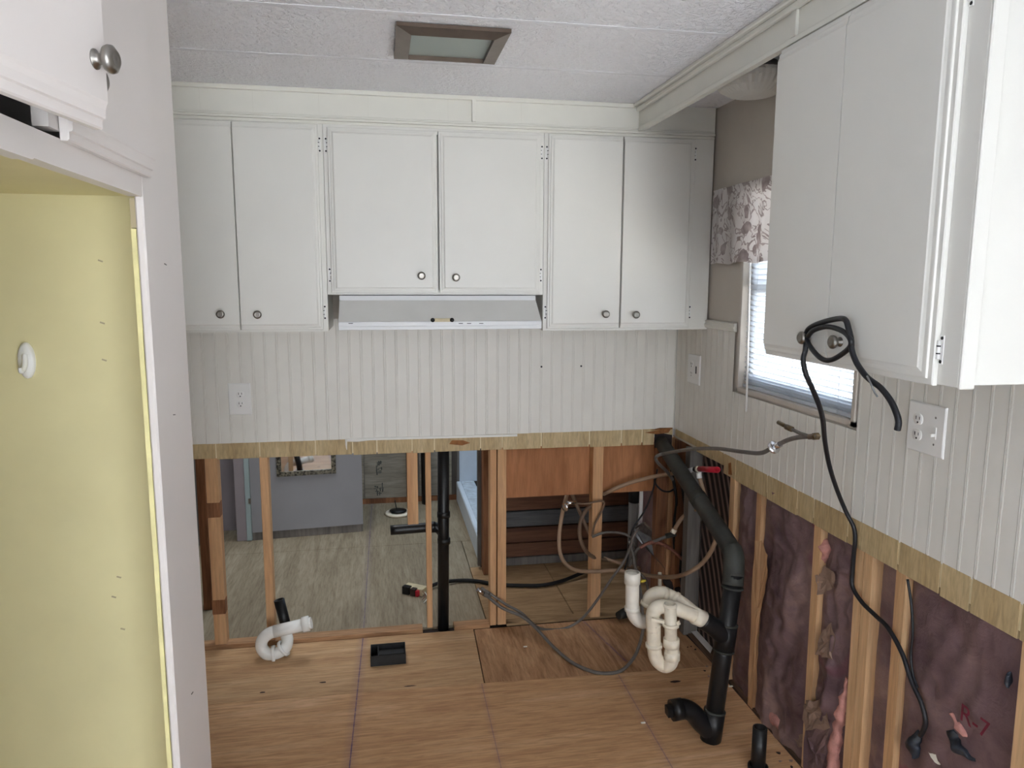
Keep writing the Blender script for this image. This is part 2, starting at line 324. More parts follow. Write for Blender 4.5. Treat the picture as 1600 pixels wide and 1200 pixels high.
# torn end of the panelling round the pipe hole
mb = MB(); z0 = ZB+.004
mb.prism([(1.263, .0015, ZP+.06), (1.29, .0015, ZP+.058), (1.32, .0015, ZP+.052), (1.352, .0015, ZP+.045), (1.352, .0015, z0), (1.263, .0015, z0)], (0, .007, 0)); mb.build('torn_board', 'band_grain', wb)
MB().prism([(1.215, -.001, ZB-.016), (1.27, -.004, ZB-.024), (1.33, -.003, ZB-.02), (1.342, -.001, ZB-.004), (1.3, -.001, ZB-.002)], (0, .004, 0)).build('splinter', 'tear_wood', wb)
MB().prism([(1.24, -.003, ZB-.004), (1.285, -.008, ZB+.006), (1.35, -.004, ZB+.004), (1.35, -.002, ZB-.003)], (0, .003, 0)).build('splinter', 'tear_wood', wb)
B('pipe_hole', (1.266, .0035, .834), (1.352, .0075, .912), 'dark_cavity', wb)
# caulk line left by the counter, glue smears
p0 = at(540, 687, 'y', -.004); p1 = at(808, 680, 'y', -.004)
MB().beam(p0, p1, .008, .010).build('caulk_bead', 'caulk_white', wb)
MB().tube([at(541, 687, 'y', -.004), at(541, 696, 'y', -.002), at(542, 703, 'y', -.001)], [.006, .004, .001], 6).build('caulk_drip', 'caulk_white', wb)
MB().tube([at(541, 688, 'y', -.004), at(560, 688, 'y', -.006), at(585, 686, 'y', -.003)], [.006, .007, .002], 6).build('caulk_drip', 'caulk_white', wb)
MB().prism([at(702, 694, 'y', .0008), at(722, 696, 'y', .0008), at(735, 692, 'y', .0008), at(724, 688, 'y', .0008), at(706, 688, 'y', .0008)], (0, .001, 0)).build('glue_stain', 'tear_wood', wb)
for px, py in ((846, 573), (908, 572)):
    c = at(px, py, 'y', 0); MB().lathe((c.x, -.0012, c.z), (0, -1, 0), [(.0045, -.004), (.0045, .0004), (0, .0006)], 10).build('screw_hole', 'slot_black', wb)
# studs and plates
def stud(x0, x1, y0, y1, z0, z1, m='lumber', top=None):
    return B('stud', (x0, y0, z0), (x1, y1, z1), m, wb, .0015)
stud(-.747, -.697, .009, .064, .018, ZP+.03); 
for z in (.16, .60): B('notch_block', (-.749, .006, z), (-.695, .05, z+.065), 'lumber_dark', wb, .001)
stud(-.525, -.490, .009, .064, .018, ZP+.03); stud(.104, .152, .009, .047, .520, ZP+.03); stud(.186, .211, .009, .036, .018, ZP+.03)
stud(.480, .5095, .009, .064, .005, ZP+.03, 'lumber'); stud(.5145, .556, .009, .064, .005, ZP+.03); stud(.968, 1.018, .009, .064, .005, ZP+.03, 'lumber')
stud(1.29, 1.352, .02, .064, .0, ZP+.05, 'lumber_dark')
B('bottom_plate', (-1.1, .004, -.004), (.165, .062, .017), 'lumber_x', wb, .001); B('bottom_plate', (.31, .004, -.004), (.478, .062, .015), 'lumber_x', wb, .001); B('bottom_plate', (.56, .012, -.006), (1.28, .062, .006), 'cavity_ply', wb, .001)
MB().box((.56, .072, .603), (1.36, .084, ZP+.03)).build('plywood_apron', 'orange_ply', wb)
# ---- right wall
wr = MB().box((1.425, -8.5, -.06), (1.455, -7.6, H)).box((1.425, -7.6, -.06), (1.455, -4.2, .2)).box((1.425, -7.6, 2.08), (1.455, -4.2, H)).box((1.425, -4.2, -.06), (1.455, -1.325, H)).box((1.425, -.6, -.06), (1.455, 2.1, H)).box((1.425, -1.325, -.06), (1.455, -.6, 1.195)).box((1.425, -1.325, 1.96), (1.455, -.6, H)).build('wall_right', 'exterior_siding', kind='structure')
def rpanel(y0, y1, z0, z1, m='mauve_wall'): MB().box((1.362, y0, z0), (1.372, y1, z1)).build('wall_panel', m, wr)
rpanel(-.6, .0, ZP+.035, H); rpanel(-3.3, -1.325, ZP+.035, H); rpanel(-4.2, -3.3, 0, H, 'low_bounce_wall'); rpanel(-8.5, -7.6, 0, H, 'low_bounce_wall'); rpanel(-7.6, -4.2, 0, .2, 'low_bounce_wall'); rpanel(-7.6, -4.2, 2.08, H, 'low_bounce_wall'); rpanel(-1.325, -.6, 1.96, H); rpanel(-1.325, -.6, ZP+.035, 1.195)
n = len(prof)
def bead_mesh_r(h, key={}):
    if h not in key:
        me = bead_mesh(h); me = me.copy(); me.transform(Matrix.Rotation(-math.pi/2, 4, 'Z')); key[h] = me
    return key[h]
def rboard(yc, z0, z1): link('beadboard', bead_mesh_r(round(z1-z0, 4)), (1.359, yc, z0), wr)
PR = .0508
k = 0; y = -.012
while y > -3.2:
    yc = y-PR/2
    if yc > -.595-.0: rboard(yc, ZB, 1.437)
    elif yc > -1.33: rboard(yc, ZB, 1.187)
    else: rboard(yc, ZB, 1.437)
    y -= PR
# panelling band on the right wall
pts = [(1131, 722), (1150, 730), (1177.5, 752), (1198.7, 762), (1245.7, 790), (1271.5, 803), (1324.5, 832), (1404, 872), (1469.6, 905), (1516.7, 930), (1594.6, 968)]
gy = [-.03, -.26, -.42]+[at(a, b, 'x', XR).y for a, b in pts]+[-2.06, -2.16, -2.34, -2.55, -2.7, -2.9, -3.1, -3.28]
B('groove_backing', (1.3556, -3.28, ZP+.016), (1.364, -.6, ZB+.003), 'groove_pale', wr)
for i, (a, b) in enumerate(zip(gy[:-1], gy[1:])):
    zz = ZP-.004 if i >= 3 else ZP+.028+(0 if i else .02)
    B('panelling_board', (1.3535, b+.0030, zz+random.uniform(-.002, .003)), (1.3615, a-.0030, ZB+.004), 'band_grain', wr, .0008)
q = at(1141, 733, 'x', 1.353); MB().prism([(1.3532, q.y-.016, q.z-.02), (1.3532, q.y+.012, q.z-.024), (1.3532, q.y+.016, q.z+.02), (1.3532, q.y-.004, q.z+.028)], (-.001, 0, 0)).build('glue_stain', 'tear_wood', wr)
def rstud(yc, w, x0=1.364, z0=0.0, z1=ZP+.03, m='lumber_pale', lean=0):
    MB().prism([(x0, yc-w/2-lean, z0), (x0, yc+w/2-lean, z0), (x0, yc+w/2, z1), (x0, yc-w/2, z1)], (.06, 0, 0)).build('stud', m, wr)
rstud(-.20, .05, 1.345, m='left_ply'); rstud(-.585, .038, m='lumber_pale', lean=.02); rstud(-.795, .034, m='lumber', lean=.012); rstud(-1.163, .036, m='lumber_pale', lean=.012)
rstud(-1.374, .034, m='lumber_pale', lean=.012); rstud(-1.412, .036, m='lumber_pale', lean=.012); rstud(-1.545, .036, m='lumber_pale', lean=.012); rstud(-1.945, .040, m='lumber_pale', lean=.01)
rstud(-2.35, .04, m='lumber_pale'); rstud(-2.75, .04, m='lumber_pale')
rstud(.13, .045, 1.33, m='lumber'); rstud(-.04, .05, 1.36, m='lumber_dark'); rstud(.035, .03, 1.34, m='lumber')
B('bottom_plate', (1.366, -3.28, -.03), (1.424, -.21, .006), 'lumber_y', wr)
B('sheathing_panel', (1.412, -.57, .0), (1.424, -.225, .9), 'sheathing_black', wr)
# insulation batts: crumpled kraft facing between the studs
def batt(y0, y1, amp, seed, xb=1.384, z1=ZP+.03, z0=.004, belly=.012):
    def fn(u, v):
        yy = y0+(y1-y0)*u; zz = z0+(z1-z0)*v; e = math.sin(math.pi*u)**.5 if 0 < u < 1 else 0
        p = Vector((yy*7+seed, zz*5, seed)); d = noise.fractal(p, .9, 2.1, 4)*amp*.8 + (1-abs(noise.noise(Vector((yy*9+seed*2, zz*5+yy*5, 3))))*2.2)*amp*.6 + (1-abs(noise.noise(Vector((yy*17+zz*9, zz*15-yy*11, seed))))*2.5)*amp*.35
        return (min(1.422, xb-e*(belly+d)), yy, zz)
    return MB().grid(fn, 30, 80).build('insulation_batt', 'kraft_paper', wr)
batt(-.777, -.608, .016, 1.3, 1.395); batt(-1.143, -.814, .022, 4.1); batt(-1.355, -1.183, .026, 7.7, 1.388, belly=.008); batt(-1.527, -1.432, .008, 9.2, 1.40, belly=.004)
b5 = batt(-1.925, -1.565, .014, 11.6, 1.388); batt(-2.33, -1.967, .016, 14.2); batt(-2.73, -2.372, .016, 16.2)
batt(.012, .108, .01, 18.2, 1.40); batt(.16, .70, .014, 19.2, 1.40)
def lump(name, mat, pts, r, parent, seed=0):
    mb = MB(); mb.tube(pts, r, 10, 6); 
    for q in mb.v: q += Vector((noise.noise(q*40+Vector((seed,)*3)), noise.noise(q*40+Vector((9, seed, 0))), noise.noise(q*40+Vector((0, 3, seed)))))*.012
    return mb.build(name, mat, parent)
lump('pink_insulation', 'foam_pink', [at(1190, 1098, 'x', 1.385), at(1207, 1115, 'x', 1.383), at(1224, 1135, 'x', 1.383), at(1238, 1152, 'x', 1.385)], [.008, .022, .022, .008], wr, 1)
lump('pink_insulation', 'foam_pink', [at(1286, 838, 'x', 1.385), at(1291, 856, 'x', 1.38), at(1284, 880, 'x', 1.385)], [.006, .02, .004], wr, 2)
lump('pink_insulation', 'foam_pink', [at(1325, 1060, 'x', 1.375), at(1316, 1110, 'x', 1.375), at(1306, 1160, 'x', 1.375), at(1300, 1215, 'x', 1.375)], [.008, .015, .02, .02], wr, 3)
lump('pink_insulation', 'foam_pink', [at(1490, 1115, 'x', 1.372), at(1500, 1134, 'x', 1.37), at(1508, 1150, 'x', 1.372)], [.004, .014, .006], wr, 4)
lump('torn_facing', 'foil_black', [at(1486, 1140, 'x', 1.368), at(1492, 1160, 'x', 1.366), at(1506, 1176, 'x', 1.366), at(1520, 1184, 'x', 1.368)], [.008, .014, .010, .004], wr, 5)
lump('torn_facing', 'foil_black', [at(1434, 1146, 'x', 1.368), at(1427, 1165, 'x', 1.366), at(1430, 1188, 'x', 1.37)], [.006, .018, .008], wr, 6)
lump('torn_facing', 'foil_black', [at(1577, 1050, 'x', 1.368), at(1575, 1066, 'x', 1.368), at(1577, 1078, 'x', 1.37)], [.004, .008, .003], wr, 8)
def flapc(pxs, mat, x, crumple=.006):     # torn loose piece of facing, crumpled and lifted unevenly off the wall
    pts = [at(a, b, 'x', x) for a, b in pxs]; c = sum(pts, Vector())/len(pts); n = len(pts); bp = []
    for i in range(n):
        for k in range(4): p = pts[i].lerp(pts[(i+1) % n], k/4); bp.append(p+Vector((0, noise.noise(p*90)*.006, noise.noise(p*90+Vector((5, 5, 5)))*.006)))
    vs = [c]; m_ = len(bp)
    for r in (.35, .7, 1): vs += [c.lerp(p, r) for p in bp]
    vs = [v_+Vector((noise.noise(v_*45)*crumple*1.6-abs(noise.noise(v_*20))*crumple, 0, 0)) for v_ in vs]
    fs = [(0, 1+i, 1+(i+1) % m_) for i in range(m_)]+[(1+r*m_+i, 1+(r+1)*m_+i, 1+(r+1)*m_+(i+1) % m_, 1+r*m_+(i+1) % m_) for r in (0, 1) for i in range(m_)]
    MB().add(vs, fs, False).build('paper_flap', mat, wr)
flapc([(1180, 845), (1190, 845), (1199, 868), (1200, 900), (1190, 950), (1180, 1010), (1176, 1090), (1169, 1090), (1175, 930)], 'lumber', 1.362, .003)
flapc([(1254, 1105), (1262, 1096), (1282, 1092), (1290, 1100), (1297, 1138), (1258, 1142)], 'kraft_pale', 1.356)
flapc([(1258, 1142), (1297, 1138), (1292, 1180), (1280, 1215), (1256, 1215)], 'kraft_paper', 1.358)
flapc([(1276, 900), (1290, 884), (1304, 892), (1305, 918), (1280, 930)], 'kraft_pale', 1.366)
flapc([(1285, 985), (1300, 972), (1306, 1000), (1300, 1030), (1274, 1022)], 'kraft_pale', 1.364)
flapc([(1239, 1150), (1260, 1146), (1262, 1170), (1246, 1166)], 'kraft_pale', 1.368)
flapc([(1452, 1176), (1462, 1180), (1468, 1194), (1460, 1190)], 'debris_light', 1.364, .002)
fc = bpy.data.curves.new('R7', 'FONT'); fc.body = 'R-7'; fc.size = .062; fc.extrude = .0003
fo = bpy.data.objects.new('tmp', fc); me = bpy.data.meshes.new_from_object(fo); bpy.data.objects.remove(fo); me.materials.clear(); me.materials.append(M['ink_red'])
q = at(1503, 1122, 'x', 1.362)
me.transform(Matrix(((0, 0, -1, 0), (-1, 0, 0, 0), (0, 1, 0, 0), (0, 0, 0, 1)))); me.name = 'printed_rating'
link('printed_rating', me, (1.3535, q.y, q.z), wr, label='red printed letters on the brown paper facing')
# dark floor-line gap debris
for i in range(26):
    yy = random.uniform(-1.6, -.3); c = Vector((1.345+random.uniform(-.05, .02), yy, .002)); s_ = random.uniform(.003, .009)
    MB().prism([c+Vector((s_*math.cos(a)*random.uniform(.4, 1), s_*math.sin(a)*random.uniform(.4, 1), 0)) for a in (0, 1.2, 2.4, 3.6, 5)], (0, 0, .003)).build('debris_chip', random.choice(['ply_edge_dark', 'dark_wood', 'kraft_pale']), fl)
for px, py in ((822, 968), (821, 1011), (1142, 1073), (1005, 1130)):
    c = at(px, py, 'z', 0); MB().box(c+Vector((-.009, -.004, 0)), c+Vector((.008, .004, .004)), .001).build('debris_chip', 'debris_light', fl)
for px, py, sx, sy in ((1055, 1065, .028, .009), (640, 1072, .03, .004), (505, 1066, .018, .006), (410, 1082, .016, .006)):
    c = at(px, py, 'z', .0004); MB().prism([c+Vector((sx*math.cos(a)*random.uniform(.6, 1), sy*math.sin(a)*random.uniform(.6, 1), 0)) for a in [k*.9 for k in range(7)]], (0, 0, .0006)).build('knot_mark', 'dark_wood', fl)
# ---- far rooms
wf = B('wall_far', (-1.3, 2.075, -.05), (1.43, 2.11, H), 'left_ply', kind='structure')
for a, b in ((-.62, -.138), (-.134, .165), (.262, .5)): 
    pn = B('plywood_sheet', (a, 2.062, .035), (b, 2.074, 1.2), 'far_ply', wf)
B('stud', (.168, 2.03, .0), (.218, 2.075, 1.4), 'lumber_dark', wf); B('base_strip', (-.62, 2.05, -.002), (.53, 2.075, .033), 'lumber_dark', wf)
rs = random.Random(3)
for cx, cz, w_, h_ in ((-.035, .262, .05, .085), (-.032, .10, .06, .065)):
    for i in range(16):
        x = cx+rs.uniform(-w_/2, w_/2); z = cz+rs.uniform(-h_/2, h_/2); a, b = (rs.uniform(.006, .026), rs.uniform(.003, .008)) if i % 2 else (rs.uniform(.004, .009), rs.uniform(.015, .035))
        B('ink_stamp', (x-a/2, 2.061-i*.0001, z-b/2), (x+a/2, 2.063, z+b/2), 'ink_grey', wf)
B('wall_bath_left', (-1.16, .064, -.02), (-1.12, 2.075, H), 'left_ply', kind='structure')
B('wall_bath_partition', (-1.12, 1.62, -.02), (-.88, 1.70, H), 'lilac_wall', kind='structure')
B('wall_left', (-1.16, -2.56, -.02), (-1.12, .064, H), 'mauve_wall', kind='structure')
B('wall_fridge_back', (-3.0, -2.60, -.02), (-1.12, -2.56, H), 'low_bounce_wall', kind='structure')
mb = MB()      # living room walls with the window openings the daylight comes through
mb.box((-3.1, -8.54, -.02), (-.12, -8.5, H)).box((1.35, -8.54, -.02), (1.42, -8.5, H)).box((-.12, -8.54, -.02), (1.35, -8.5, .38)).box((-.12, -8.54, 2.12), (1.35, -8.5, H)); mb.build('wall_rear', 'low_bounce_wall', kind='structure')
mb = MB(); mb.box((-3.04, -8.5, -.02), (-3.0, -6.1, H)).box((-3.04, -4.3, -.02), (-3.0, -2.56, H)).box((-3.04, -6.1, -.02), (-3.0, -4.3, .65)).box((-3.04, -6.1, 2.05), (-3.0, -4.3, H)); mb.build('wall_living', 'low_bounce_wall', kind='structure')
# door jamb beside the grey partition, end stud of the stub wall
g = struct('door_1', (-.85, 1.5, 0))
B('jamb', (-.905, 1.40, .0), (-.845, 1.47, H), 'lilac_wall', g); B('stop_strip', (-.845, 1.392, .0), (-.815, 1.47, H), 'jamb_blue', g, .002); 
q = at(389, 782, 'y', 1.39); B('strike_plate', (q.x-.004, 1.387, q.z-.02), (q.x+.012, 1.392, q.z+.012), 'metal_nickel', g)
gw = MB().prism([(-.812, 1.395, .05), (-.135, 1.451, .05), (-.138, 1.486, .05), (-.815, 1.43, .05)], (0, 0, H-.05)).build('wall_grey_partition', 'grey_wall', kind='structure')
MB().prism([(-.812, 1.402, -.002), (-.138, 1.458, -.002), (-.138, 1.48, -.002), (-.812, 1.425, -.002)], (0, 0, .052)).build('bare_base', 'left_ply', gw)
sw = struct('wall_stub', (-.86, .55, 0))
B('stud', (-.885, .42, 0), (-.845, .50, 1.2), 'lumber_dark', sw); B('panel_edge', (-.845, .44, .0), (-.838, .50, 1.2), 'white_plastic', sw); B('dark_strip', (-.838, .45, 0), (-.825, .50, 1.2), 'dark_wood', sw)  # last piece: thin dark strip beside the white panel edge
# shower end wall of dark boards
se = B('wall_shower_end', (.60, .745, -.01), (1.42, .765, H), 'dark_cavity', kind='structure')
for z0, z1, mm in ((.0, .045, 'left_ply'), (.052, .13, 'plank_dark'), (.136, .222, 'plank_dark'), (.23, .318, 'plank_grey'), (.326, .43, 'plank_dark'), (.436, .55, 'plank_dark')):
    B('plank', (.60, .722, z0), (1.41, .745, z1), mm, se, .002)
B('stud', (.535, .62, 0), (.575, .70, 1.3), 'lumber_dark', se); B('stud', (.578, .60, .0), (.60, .70, 1.3), 'dark_wood', se); B('panel_edge', (.515, .70, .02), (.535, .74, 1.3), 'left_ply', se)
# ---- valances (soffit boards) and mouldings
t1 = struct('trim_1', (0, -.32, 2.2))
B('valance_board', (-1.1, -.318, 2.203), (1.355, -.30, H), 'trim_paint', t1)
for z0, z1, d in ((H-.016, H, .012), (2.206, 2.214, .006), (2.196, 2.205, .011), (2.184, 2.195, .005)): B('moulding', (-1.1, -.318-d, z0), (1.028 if z0 > 2.28 else 1.353, -.316, z1), 'trim_paint', t1, .0015)
for x in (at(740, 175, 'y', -.32).x,): B('batten', (x-.007, -.331, 2.214), (x+.007, -.317, H-.014), 'trim_paint', t1, .001)
for px in (312, 395, 498, 575, 700, 815): x = at(px, 165, 'y', -.32).x; B('panel_joint', (x-.0005, -.3184, 2.215), (x+.0005, -.317, H-.017), 'joint_line', t1)
t2 = struct('trim_2', (1.03, -1, 2.2))
B('valance_board', (1.03, -3.9, 2.205), (1.048, -.318, H), 'trim_paint', t2)
B('moulding', (1.002, -3.9, H-.014), (1.03, -.33, H), 'trim_paint', t2, .003); B('moulding', (1.014, -3.9, H-.03), (1.03, -.33, H-.014), 'trim_paint', t2, .003); B('moulding', (1.024, -3.9, 2.203), (1.03, -.33, 2.216), 'trim_paint', t2, .001)
yb = at(1243, 30, 'x', 1.028).y; B('batten', (1.022, yb-.012, 2.216), (1.031, yb+.012, H-.03), 'trim_paint', t2, .001)
t3 = struct('trim_3', (1.35, -.4, 1.43))
MB().prism([(1.358, -.578, 1.420), (1.345, -.578, 1.424), (1.340, -.578, 1.436), (1.346, -.578, 1.446), (1.342, -.578, 1.452), (1.358, -.578, 1.456)], (0, .57, 0)).build('chair_rail', 'trim_paint', t3)
B('corner_bead', (1.351, -.004, ZB), (1.356, .002, 1.43), 'trim_paint', t3)
# ---- window
w1 = struct('window_1', (1.38, -.96, 1.195))
Y0, Y1, Z0, Z1 = -1.325, -.6, 1.195, 1.96
for a, b in (((1.350, Y0, Z0), (1.425, Y0+.018, Z1)), ((1.350, Y1-.018, Z0), (1.425, Y1, Z1)), ((1.350, Y0, Z0), (1.425, Y1, Z0+.018)), ((1.350, Y0, Z1-.018), (1.425, Y1, Z1))): B('window_frame', a, b, 'window_frame', w1, .002)
for a, b in (((1.395, Y0+.018, Z0+.018), (1.42, Y0+.05, Z1)), ((1.395, Y1-.05, Z0+.018), (1.42, Y1-.018, Z1)), ((1.395, Y0, Z0+.018), (1.42, Y1, Z0+.055)), ((1.395, Y0, 1.57), (1.42, Y1, 1.605))): B('sash', a, b, 'white_plastic', w1, .002)
B('pane', (1.405, Y0+.05, Z0+.055), (1.408, Y1-.05, 1.57), 'clear_glass', w1); B('pane', (1.409, Y0+.05, 1.605), (1.412, Y1-.05, Z1-.018), 'clear_glass', w1)
B('sun_blocker', (1.5, -3.9, 2.45), (4.2, 3.5, 2.55), 'exterior_siding', kind='structure')  # unseen slab added to keep the sun off the kitchen window
B('ground', (1.5, -9, -.75), (14, 6, -.7), 'outdoor_ground', kind='structure')
# ================================================================ THINGS
def loft_door(name, O, U, V, N, w, h, br, parent, mat='cabinet_paint', bs=1.0):
    """slab door with a routed border; br = which of left, right, bottom, top carry the border"""
    O, U, V, N = map(Vector, (O, U, V, N)); ins = [(0, 0), (0, .0085), (.0015*bs, .0105), (.008*bs, .0108), (.0088*bs, .0145), (.0105*bs, .0152), (.0155*bs, .0155), (.0195*bs, .0175), (.0215*bs, .0192), (.0225*bs, .0193)]
    vs = []
    for i, d in ins:
        l, r, b, t = [i if x else min(i, .001) for x in br]
        for a, c in ((l, b), (w-r, b), (w-r, h-t), (l, h-t)): vs.append(O+U*a+V*c+N*d)
    k = len(ins); fs = [(3, 2, 1, 0), tuple(4*(k-1)+j for j in range(4))]
    for i in range(k-1): fs += [(4*i+j, 4*i+(j+1) % 4, 4*i+4+(j+1) % 4, 4*i+4+j) for j in range(4)]
    return MB().add(vs, fs).build(name, mat, parent)
def knob(c, N, parent, r=.0155):
    N = Vector(N); return MB().lathe(c, N, [(0, 0), (r*.72, 0), (r*.7, .002), (r*.42, .004), (r*.4, .011), (r*.9, .014), (r, .018), (r*.96, .022), (r*.6, .0262), (r*.5, .0256), (0, .0268)], 24).build('knob', 'metal_nickel', parent)
def hinge(c, U, V, N, parent, s=1):
    c, U, V, N = map(Vector, (c, U, V, N)); mb = MB()
    def bx(u0, u1, v0, v1, n0, n1):
        vs = [c+U*u+V*v+N*n_ for u in (u0, u1) for v in (v0, v1) for n_ in (n0, n1)]; mb.add(vs, [(0, 1, 3, 2), (4, 6, 7, 5), (0, 4, 5, 1), (2, 3, 7, 6), (0, 2, 6, 4), (1, 5, 7, 3)])
    bx(0, .009*s, -.027, .027, 0, .0022)
    mb.tube([c+V*-.017+N*.004, c+V*.017+N*.004], .0036, 8, 0)
    h = mb.build('hinge', 'white_plastic', parent)
    sm = MB()
    for v_ in (-.022, .022): sm.lathe(c+U*.0048*s+V*v_+N*.0022, N, [(.0034, -.001), (.0034, .0006), (0, .001)], 8)
    for v_ in (-.007, .007): sm.lathe(c+V*v_+N*.004, V, [(.0042, -.0012), (.0042, .0012)], 8)
    for q in sm.v: pass
    return h, sm
UX, UZ, NY = (1, 0, 0), (0, 0, 1), (0, -1, 0)
def back_cabinet(loc, x0, x1, z0, z1, doors, label, hw=()):
    t = thing('wall_cabinet', loc, label, 'cabinet', 'upper cabinets along the back wall')
    B('body', (x0+.001, -.30, z0), (x1-.001, -.001, z1), 'cabinet_paint', t)
    zr = doors[0][2]; ztp = doors[0][3]
    xs = [x0+.0005, doors[0][0]+.012, doors[-1][1]-.012, x1-.0005]
    B('face_stile', (xs[0], -.32, z0-.003), (xs[1], -.30, z1), 'cabinet_paint', t, .001); B('face_stile', (xs[2], -.32, z0-.003), (xs[3], -.30, z1), 'cabinet_paint', t, .001)
    B('face_rail', (xs[1], -.3198, z0-.003), (xs[2], -.30, zr+.012), 'cabinet_paint', t); B('face_rail', (xs[1], -.3198, ztp-.012), (xs[2], -.30, z1), 'cabinet_paint', t)
    for a, b, c, d, br, kn, hg in doors:
        dr = loft_door('door', (a, -.3205, c), UX, UZ, NY, b-a, d-c, br, t)
        knob((kn[0], -.3395, kn[1]), NY, dr)
        for hx, hz, sgn in hg:
            h, sm = hinge((hx, -.3203, hz), UX, UZ, NY, dr, sgn); sm.build('hinge_screws', 'slot_black', dr)
    return t
back_cabinet((-.56, -.15, 1.42), -1.1, -.194, 1.422, 2.2, [(-.83, -.5135, 1.427, 2.18, (1, 0, 1, 1), (-.578, 1.488), []), (-.5105, -.212, 1.427, 2.18, (0, 1, 1, 1), (-.448, 1.486), [(-.211, 2.11, 1), (-.211, 1.492, 1)])], 'white two-door wall cabinet left of the range hood')
back_cabinet((.225, -.15, 1.56), -.194, .645, 1.562, 2.2, [(-.178, .2255, 1.566, 2.173, (1, 1, 1, 1), (.160, 1.632), [(-.179, 2.11, -1), (-.179, 1.633, -1)]), (.2315, .630, 1.566, 2.173, (1, 1, 1, 1), (.293, 1.626), [(.631, 2.11, 1), (.631, 1.637, 1)])], 'shorter white two-door wall cabinet directly above the range hood')
back_cabinet((1.0, -.15, 1.42), .645, 1.354, 1.418, 2.2, [(.661, .961, 1.424, 2.181, (1, 0, 1, 1), (.899, 1.482), [(.660, 2.11, -1), (.660, 1.489, -1)]), (.967, 1.267, 1.424, 2.181, (0, 1, 1, 1), (1.027, 1.479), [(1.268, 2.125, 1), (1.268, 1.487, 1)])], 'white two-door wall cabinet in the corner right of the range hood')
# right cabinet
t = thing('wall_cabinet', (1.2, -1.7, 1.42), 'white two-door wall cabinet on the window wall with black cord over its knobs', 'cabinet')
B('body', (1.05, -2.05, 1.428), (1.356, -1.40, 2.204), 'cabinet_paint', t, .001); B('face_stile', (1.031, -2.052, 1.424), (1.05, -1.955, 2.204), 'cabinet_paint', t, .0015); B('face_stile', (1.031, -1.45, 1.424), (1.05, -1.40, 2.204), 'cabinet_paint', t, .0015)
B('face_rail', (1.0315, -1.955, 1.424), (1.05, -1.45, 1.45), 'cabinet_paint', t); B('face_rail', (1.0315, -1.955, 2.17), (1.05, -1.45, 2.204), 'cabinet_paint', t)
B('end_strip', (1.031, -2.058, 1.422), (1.062, -2.05, 2.204), 'cabinet_paint', t, .002)
NXm = (-1, 0, 0); UYm = (0, -1, 0)
d1 = loft_door('door', (1.0305, -1.395, 1.422), UYm, UZ, NXm, .2815, .776, (0, 0, 1, 1), t, bs=1.35); knob((1.0115, -1.605, 1.482), NXm, d1)
d2 = loft_door('door', (1.0305, -1.6773, 1.422), UYm, UZ, NXm, .3245, .776, (0, 1, 1, 1), t, bs=1.5); knob((1.0115, -1.728, 1.482), NXm, d2)
for z in (1.49, 2.12):
    h, sm = hinge((1.0303, -2.0035, z), UYm, UZ, NXm, d2, 1); sm.build('hinge_screws', 'slot_black', d2)
# refrigerator enclosure
t = thing('refrigerator_enclosure', (-.75, -2.1, 0), 'tall off-white built-in refrigerator enclosure with yellow inside at the left', 'cabinet')
XF = -.393
B('face_stile', (XF-.014, -1.835, 0), (XF, -1.602, H-.001), 'enclosure_paint', t, .003); B('end_panel', (-1.11, -1.63, 0), (XF-.014, -1.602, H-.001), 'enclosure_paint', t)
B('side_panel', (-1.11, -1.70, 0), (XF-.014, -1.685, 1.768), 'yellow_paint', t)
mb = MB(); random.seed(5)
poly = [(XF-.023, 0)]+[(XF-.0145-random.uniform(0, .0015), z*.1) for z in range(0, 17)]+[(XF-.015, 1.70), (XF-.023, 1.70)]
mb.prism([(x, -1.832, z) for x, z in poly], (0, .13, 0)); mb.build('panel_edge_strip', 'yellow_edge', t)
B('bare_edge', (XF-.023, -1.83, 1.702), (XF-.0145, -1.80, 1.752), 'bare_board', t)
B('top_panel', (-1.11, -2.545, 1.768), (XF-.022, -1.69, 1.782), 'yellow_paint', t); B('back_panel', (-1.118, -2.545, 0), (-1.105, -1.69, 1.768), 'yellow_paint', t)
B('near_panel', (-1.11, -2.558, 0), (XF-.001, -2.545, H-.001), 'enclosure_paint', t)
mb = MB(); mb.prism([(XF, -2.545, 1.752), (XF, -2.24, 1.752), (XF, -2.235, 1.7545), (XF, -2.19, 1.754), (XF, -1.836, 1.754), (XF, -1.836, 1.792), (XF, -2.545, 1.788)], (-.022, 0, 0)); mb.build('face_rail', 'enclosure_paint', t)
B('mullion', (XF-.02, -2.185, 1.80), (XF-.001, -2.150, H-.001), 'enclosure_paint', t); B('upper_back', (-1.11, -2.545, 1.782), (-1.09, -1.63, H-.001), 'dark_cavity', t); B('upper_shelf', (-1.09, -2.545, 1.782), (XF-.06, -1.84, 1.79), 'dark_cavity', t)  # upper back and shelf coloured dark for the shade inside
d = loft_door('door', (XF+.001, -2.160, 1.788), (0, 1, 0), UZ, (1, 0, 0), .343, .50, (0, 0, 1, 1), t, 'enclosure_paint', 1.4); knob((XF+.02, -2.115, 1.873), (1, 0, 0), d, .0165)
A = math.radians(8.5); hx, hy = XF+.001, -2.528
Ud = Vector((math.sin(A), math.cos(A), 0)); Nd = Vector((math.cos(A), -math.sin(A), 0))
d = loft_door('door', (hx, hy, 1.797), Ud, UZ, Nd, .343, .50, (1, 0, 1, 1), t, 'enclosure_paint', 1.5); d['label'] = 'door standing ajar'
knob(Vector((hx, hy, 1.873))+Ud*.318+Nd*.019, Nd, d, .0165)
